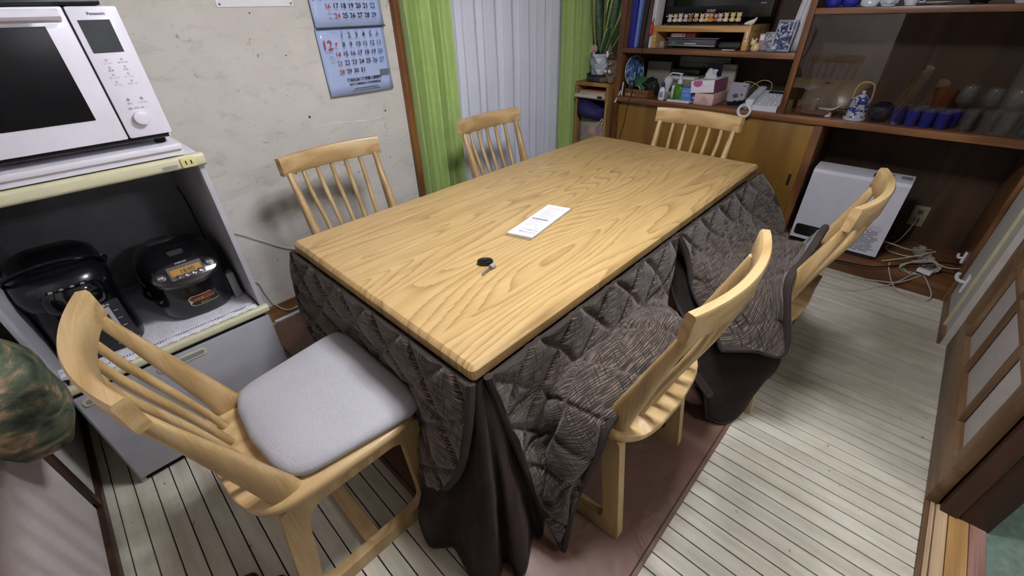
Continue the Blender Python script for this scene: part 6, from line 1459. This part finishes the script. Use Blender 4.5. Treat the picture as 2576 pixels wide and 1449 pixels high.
for kk in range(24):
    a = 2*PI*kk/24; b2 = 2*PI*(kk+1)/24
    tube(bm, [(.0955*math.cos(a), .0955*math.sin(a), .010), (.0955*math.cos(b2), .0955*math.sin(b2), .036)], .0018, 5); tube(bm, [(.0955*math.cos(a), .0955*math.sin(a), .036), (.0955*math.cos(b2), .0955*math.sin(b2), .010)], .0018, 5)
obj('lattice_relief', bm, M('saucer_relief', '44444a', .5), tr2)
pl = thing('potted_snake_plant', 'snake plant in a faceted white pot on top of the rack', 'plant', (2.475, 1.345, RZT+.011))
FAC = M('pot_white', 'bfc3ce', .45, var=0.)
bm = NB(); n = 10; lv = [(.052, .0), (.060, .034), (.066, .068), (.072, .102), (.078, .136), (.083, .163)]
R_s = []
for j, (r_i, z) in enumerate(lv):
    off = .5*(j % 2); R_s.append([bm.verts.new(((r_i+(.007 if i % 2 else -.007)*(0 if j in (0, 5) else 1))*math.cos(2*PI*(i+off)/n), (r_i+(.007 if i % 2 else -.007)*(0 if j in (0, 5) else 1))*math.sin(2*PI*(i+off)/n), z)) for i in range(n)])
for j in range(len(lv)-1):
    A, B = R_s[j], R_s[j+1]
    for i in range(n):
        k2 = (i+1) % n
        if j % 2 == 0: bm.faces.new((A[i], A[k2], B[i])); bm.faces.new((A[k2], B[k2], B[i]))
        else: bm.faces.new((A[i], A[k2], B[k2])); bm.faces.new((A[i], B[k2], B[i]))
bm.faces.new(R_s[0][::-1])
obj('pot', bm, FAC, pl, smooth=False)
bm = NB(); lathe(bm, [(.0, .150), (.080, .150)], 20, caps=False); obj('soil', bm, M('soil', '2b2018', .95, var=.4, scale=90), pl)
def leaf_mat():
    m, nt, b = base('snake_leaf'); L = nt.links; uv = nd(nt, 'ShaderNodeTexCoord'); sp = nd(nt, 'ShaderNodeSeparateXYZ'); L.new(uv.outputs['UV'], sp.inputs[0])
    mp = nd(nt, 'ShaderNodeMapping'); mp.inputs['Scale'].default_value = (2, 26, 1); L.new(uv.outputs['UV'], mp.inputs['Vector']); n = nd(nt, 'ShaderNodeTexNoise', Scale=1., Detail=3., Distortion=.6); L.new(mp.outputs[0], n.inputs['Vector'])
    r = ramp(nt, n.outputs['Fac'], [(.4, '14301a'), (.6, '2c4f2c')]); e = ramp(nt, sp.outputs[0], [(.0, (1, 1, 1, 1)), (.13, (1, 1, 1, 1)), (.17, (0, 0, 0, 1)), (.83, (0, 0, 0, 1)), (.87, (1, 1, 1, 1))])
    x = nd(nt, 'ShaderNodeMixRGB'); L.new(e.outputs[0], x.inputs[0]); L.new(r.outputs[0], x.inputs[1]); x.inputs[2].default_value = lin('a3a862'); L.new(x.outputs[0], b.inputs['Base Color']); b.inputs['Roughness'].default_value = .35; return m
LEAF = leaf_mat()
def leaf(base_, tip, w_, tw, bend):
    bm = NB(); uvl = bm.loops.layers.uv.new('UVMap'); a, b = V(base_), V(tip); n = 16; R = []
    for i in range(n+1):
        t = i/n; c = a.lerp(b, t)+V((bend[0]*math.sin(t*PI*.6), bend[1]*math.sin(t*PI*.6), 0)); ww = w_*(.55+.45*math.sin(min(1, t*1.6)*PI/2))*(1-max(0, (t-.75)/.25)**2.0*.97)
        ang = tw+.5*t; d = V((math.cos(ang), math.sin(ang), 0)); nn = V((-math.sin(ang), math.cos(ang), 0))
        R.append([bm.verts.new(c+d*ww*u+nn*(.35*ww*u*u)) for u in (-1, -.72, -.3, .3, .72, 1)])
    for i in range(n):
        for k in range(5):
            f = bm.faces.new((R[i][k], R[i][k+1], R[i+1][k+1], R[i+1][k]))
            us = ((-1, -.72, -.3, .3, .72, 1)[k], (-1, -.72, -.3, .3, .72, 1)[k+1])
            for l, q_ in zip(f.loops, ((us[0], i/n), (us[1], i/n), (us[1], (i+1)/n), (us[0], (i+1)/n))): l[uvl].uv = (q_[0]*.5+.5, q_[1])
    o = obj('leaf', bm, LEAF, pl, ang=180); sm = o.modifiers.new('t', 'SOLIDIFY'); sm.thickness = .003
leaf((-.01, .02, .148), (-.02, .035, .62), .046, -1.1, (0, .01)); leaf((.0, -.015, .148), (.03, -.07, .55), .042, -1.3, (0, -.01)); leaf((.02, -.01, .148), (.02, -.17, .50), .036, -1.4, (0, -.02))
leaf((.015, .005, .148), (.06, .0, .52), .034, -.6, (.01, 0)); leaf((-.02, -.005, .148), (-.02, -.05, .32), .024, -1.2, (0, -.005)); leaf((.01, .03, .148), (.04, .09, .42), .030, -1.0, (0, .01))
bm = NB(); lathe(bm, [(.0, 0), (.021, 0), (.021, .002), (.0, .002)], 24, caps=False, mtx=Matrix.Translation((-.078, .018, .195)) @ Matrix.Rotation(-PI/2, 4, 'Y')); tgp = obj('price_tag', bm, M('tag_red', 'b23a2c', .45), pl)
bm = NB(); lathe(bm, [(.021, -.0002), (.024, -.0002), (.024, .0022), (.021, .0022)], 24, caps=False, mtx=Matrix.Translation((-.078, .018, .195)) @ Matrix.Rotation(-PI/2, 4, 'Y')); bx(bm, -.080, -.077, .012, .024, .150, .174); text(bm, '観葉', .016, (-.0805, .018, .197), (0, -1, 0), (0, 0, 1)); text(bm, '植物', .016, (-.0805, .018, .183), (0, -1, 0), (0, 0, 1)); obj('tag_rim', bm, PAPER, tgp, smooth=False)
# plush animal
pb_ = thing('plush_animal', 'small grey-brown plush animal in a brown hat beside the plant pot', 'plush toy', (2.42, 1.232, RZT+.001))
FUR = M('plush_fur', '6b5f4e', .95, var=.2, scale=80, bump=.6, bscale=220, sheen=.3); FURL = M('plush_light', '9a8f7c', .95, var=.15, scale=80, bump=.5, bscale=220)
bm = NB(); blob(bm, (0, 0, .05), (.030, .032, .050), 1., .15); obj('body', bm, FUR, pb_)
bm = NB(); blob(bm, (-.004, -.004, .128), (.027, .027, .029), 2., .1); hd = obj('head', bm, FUR, pb_)
bm = NB(); blob(bm, (-.026, -.004, .120), (.013, .014, .012), 2., .1); obj('muzzle', bm, FURL, hd)
bm = NB(); blob(bm, (-.038, -.004, .125), (.004, .005, .004), 2., 0); obj('nose', bm, BLACKPL, hd)
bm = NB(); lathe(bm, [(.036, .148), (.036, .151), (.024, .153), (.022, .172), (.006, .178)], 20, (-.002, -.004, 0)); obj('hat', bm, M('hat_brown', '4a2c22', .8), hd)
bm = NB(); blob(bm, (-.028, .020, .176), (.008, .010, .020), 5., .3); obj('hat_feather', bm, PAPER, hd)
for sy in (-1, 1):
    bm = NB(); tube(bm, spline([(-.01, sy*.026, .088), (-.028, sy*.030, .068), (-.040, sy*.014, .058)], 4), [.011]*4+[.010]*4+[.010], 10); obj('arm', bm, FUR, pb_)
    bm = NB(); tube(bm, spline([(-.005, sy*.02, .018), (-.035, sy*.032, .016), (-.055, sy*.034, .020)], 4), [.016]*4+[.015]*4+[.013], 10); obj('leg', bm, FUR, pb_)
for sy in (-1, 1):
    bm = NB(); blob(bm, (-.042, sy*.016, .074), (.009, .010, .010), 3., .1); obj('pompom', bm, PAPER, pb_)

# ------------------------------------------------------------------ camouflage bag by the near wall, slippers
def camo_mat():
    m, nt, b = base('camouflage_cloth'); L = nt.links; tc = nd(nt, 'ShaderNodeTexCoord')
    mp = nd(nt, 'ShaderNodeMapping'); mp.inputs['Scale'].default_value = (13, 13, 24); mp.inputs['Rotation'].default_value = (.5, .3, 0); L.new(tc.outputs['Object'], mp.inputs['Vector'])
    n = nd(nt, 'ShaderNodeTexNoise', Scale=1., Detail=5., Roughness=.65, Distortion=.7); L.new(mp.outputs[0], n.inputs['Vector'])
    r = ramp(nt, n.outputs['Fac'], [(.36, '2c332b'), (.45, '465243'), (.52, '566049'), (.57, '7d6b54'), (.66, 'a59274')]); r.color_ramp.interpolation = 'LINEAR'
    L.new(r.outputs[0], b.inputs['Base Color']); b.inputs['Roughness'].default_value = .75
    n2 = nd(nt, 'ShaderNodeTexNoise', Scale=7., Detail=3.); L.new(tc.outputs['Object'], n2.inputs['Vector']); bp = nd(nt, 'ShaderNodeBump', Strength=.5, Distance=.03); L.new(n2.outputs['Fac'], bp.inputs['Height']); L.new(bp.outputs[0], b.inputs['Normal'])
    return m
CAMO = camo_mat()
cm = thing('camouflage_bag', 'stuffed camouflage cloth bag hanging by the near wall beside the stand', 'bag', (-.735, .83, .36))
bm = NB(); rs = []
for i in range(17):
    t = i/16; z = .452+.285*t
    hw = .098*(1-.55*max(0, (t-.55)/.45)**2)*(.80+.20*min(1, t*6)); hd = .066*(.75+.45*min(1, t*5))*(1-.55*max(0, (t-.6)/.4)**2)
    cyy = .835+.02*t; cxx = -.732
    rs.append(ring(bm, [(cxx+hd*math.copysign(abs(math.cos(a))**.55, math.cos(a))+.006*noise.noise(V((a, z*14, 0))), cyy+hw*math.copysign(abs(math.sin(a))**.55, math.sin(a))+.008*noise.noise(V((a*1.2, z*9, 5))), z) for a in [2*PI*k/28 for k in range(28)]]))
skin(bm, rs); obj('bag_body', bm, CAMO, cm, local=False, ang=80)
bm = NB(); tube(bm, spline([(-.735, .84, .73), (-.745, .80, .80), (-.775, .76, .90), (-.79, .75, 1.05)], 6), .010, 8, sx=.4, sy=1.4); obj('strap', bm, M('strap_green', '2c3a2d', .8), cm, local=False)
bm = NB(); lathe(bm, [(.014, 0), (.014, .006), (.005, .008), (.005, .03), (.009, .034)], 14, mtx=Matrix.Translation((XN+.0, .75, 1.05)) @ Matrix.Rotation(PI/2, 4, 'Y')); tag(obj('coat_peg', bm, GREYPL), 'grey peg on the near door carrying the camouflage bag strap', 'peg')
for k, (xx, yy, rz, lbl) in enumerate(((-.624+.07, .344+.055, 2.4, 'dark grey slipper on the floor behind the near chair, left of the pair'), (-.570+.07, .278+.055, 2.2, 'dark grey slipper on the floor nearest the near chair leg'))):
    t = thing('slipper', lbl, 'slipper', (xx, yy, .001), rz, 'pair of dark slippers')
    t.location.x -= .07; t.location.y -= .055
    t.rotation_euler[2] = .66
    bm = NB(); rs = [ring(bm, [(.125*s*math.cos(a), (.036+.004*math.cos(a))*s*math.sin(a), z) for a in [2*PI*i/28 for i in range(28)]]) for s, z in ((.96, 0), (1, .004), (1, .012), (.97, .015))]; skin(bm, rs); obj('sole', bm, M('slipper_sole', '2b2b2e', .8), t)
    bm = NB(); n = 10; A = []
    for i in range(n+1):
        s = i/n; xx_ = .01+.112*s; w_ = .039*math.sqrt(max(0.02, 1-(max(0, s-.15)/.87)**2)); h = .045*(1-.45*s)*(1-max(0, s-.85)*5)
        A.append([bm.verts.new((xx_, w_*math.cos(PI*k/8), .013+h*math.sin(PI*k/8))) for k in range(9)])
    for i in range(n):
        for k in range(8): bm.faces.new((A[i][k], A[i+1][k], A[i+1][k+1], A[i][k+1]))
    o = obj('upper', bm, M('slipper_grey', '3b3b40', .9, var=.15, scale=60, bump=.4), t, ang=70); sm = o.modifiers.new('t', 'SOLIDIFY'); sm.thickness = .004
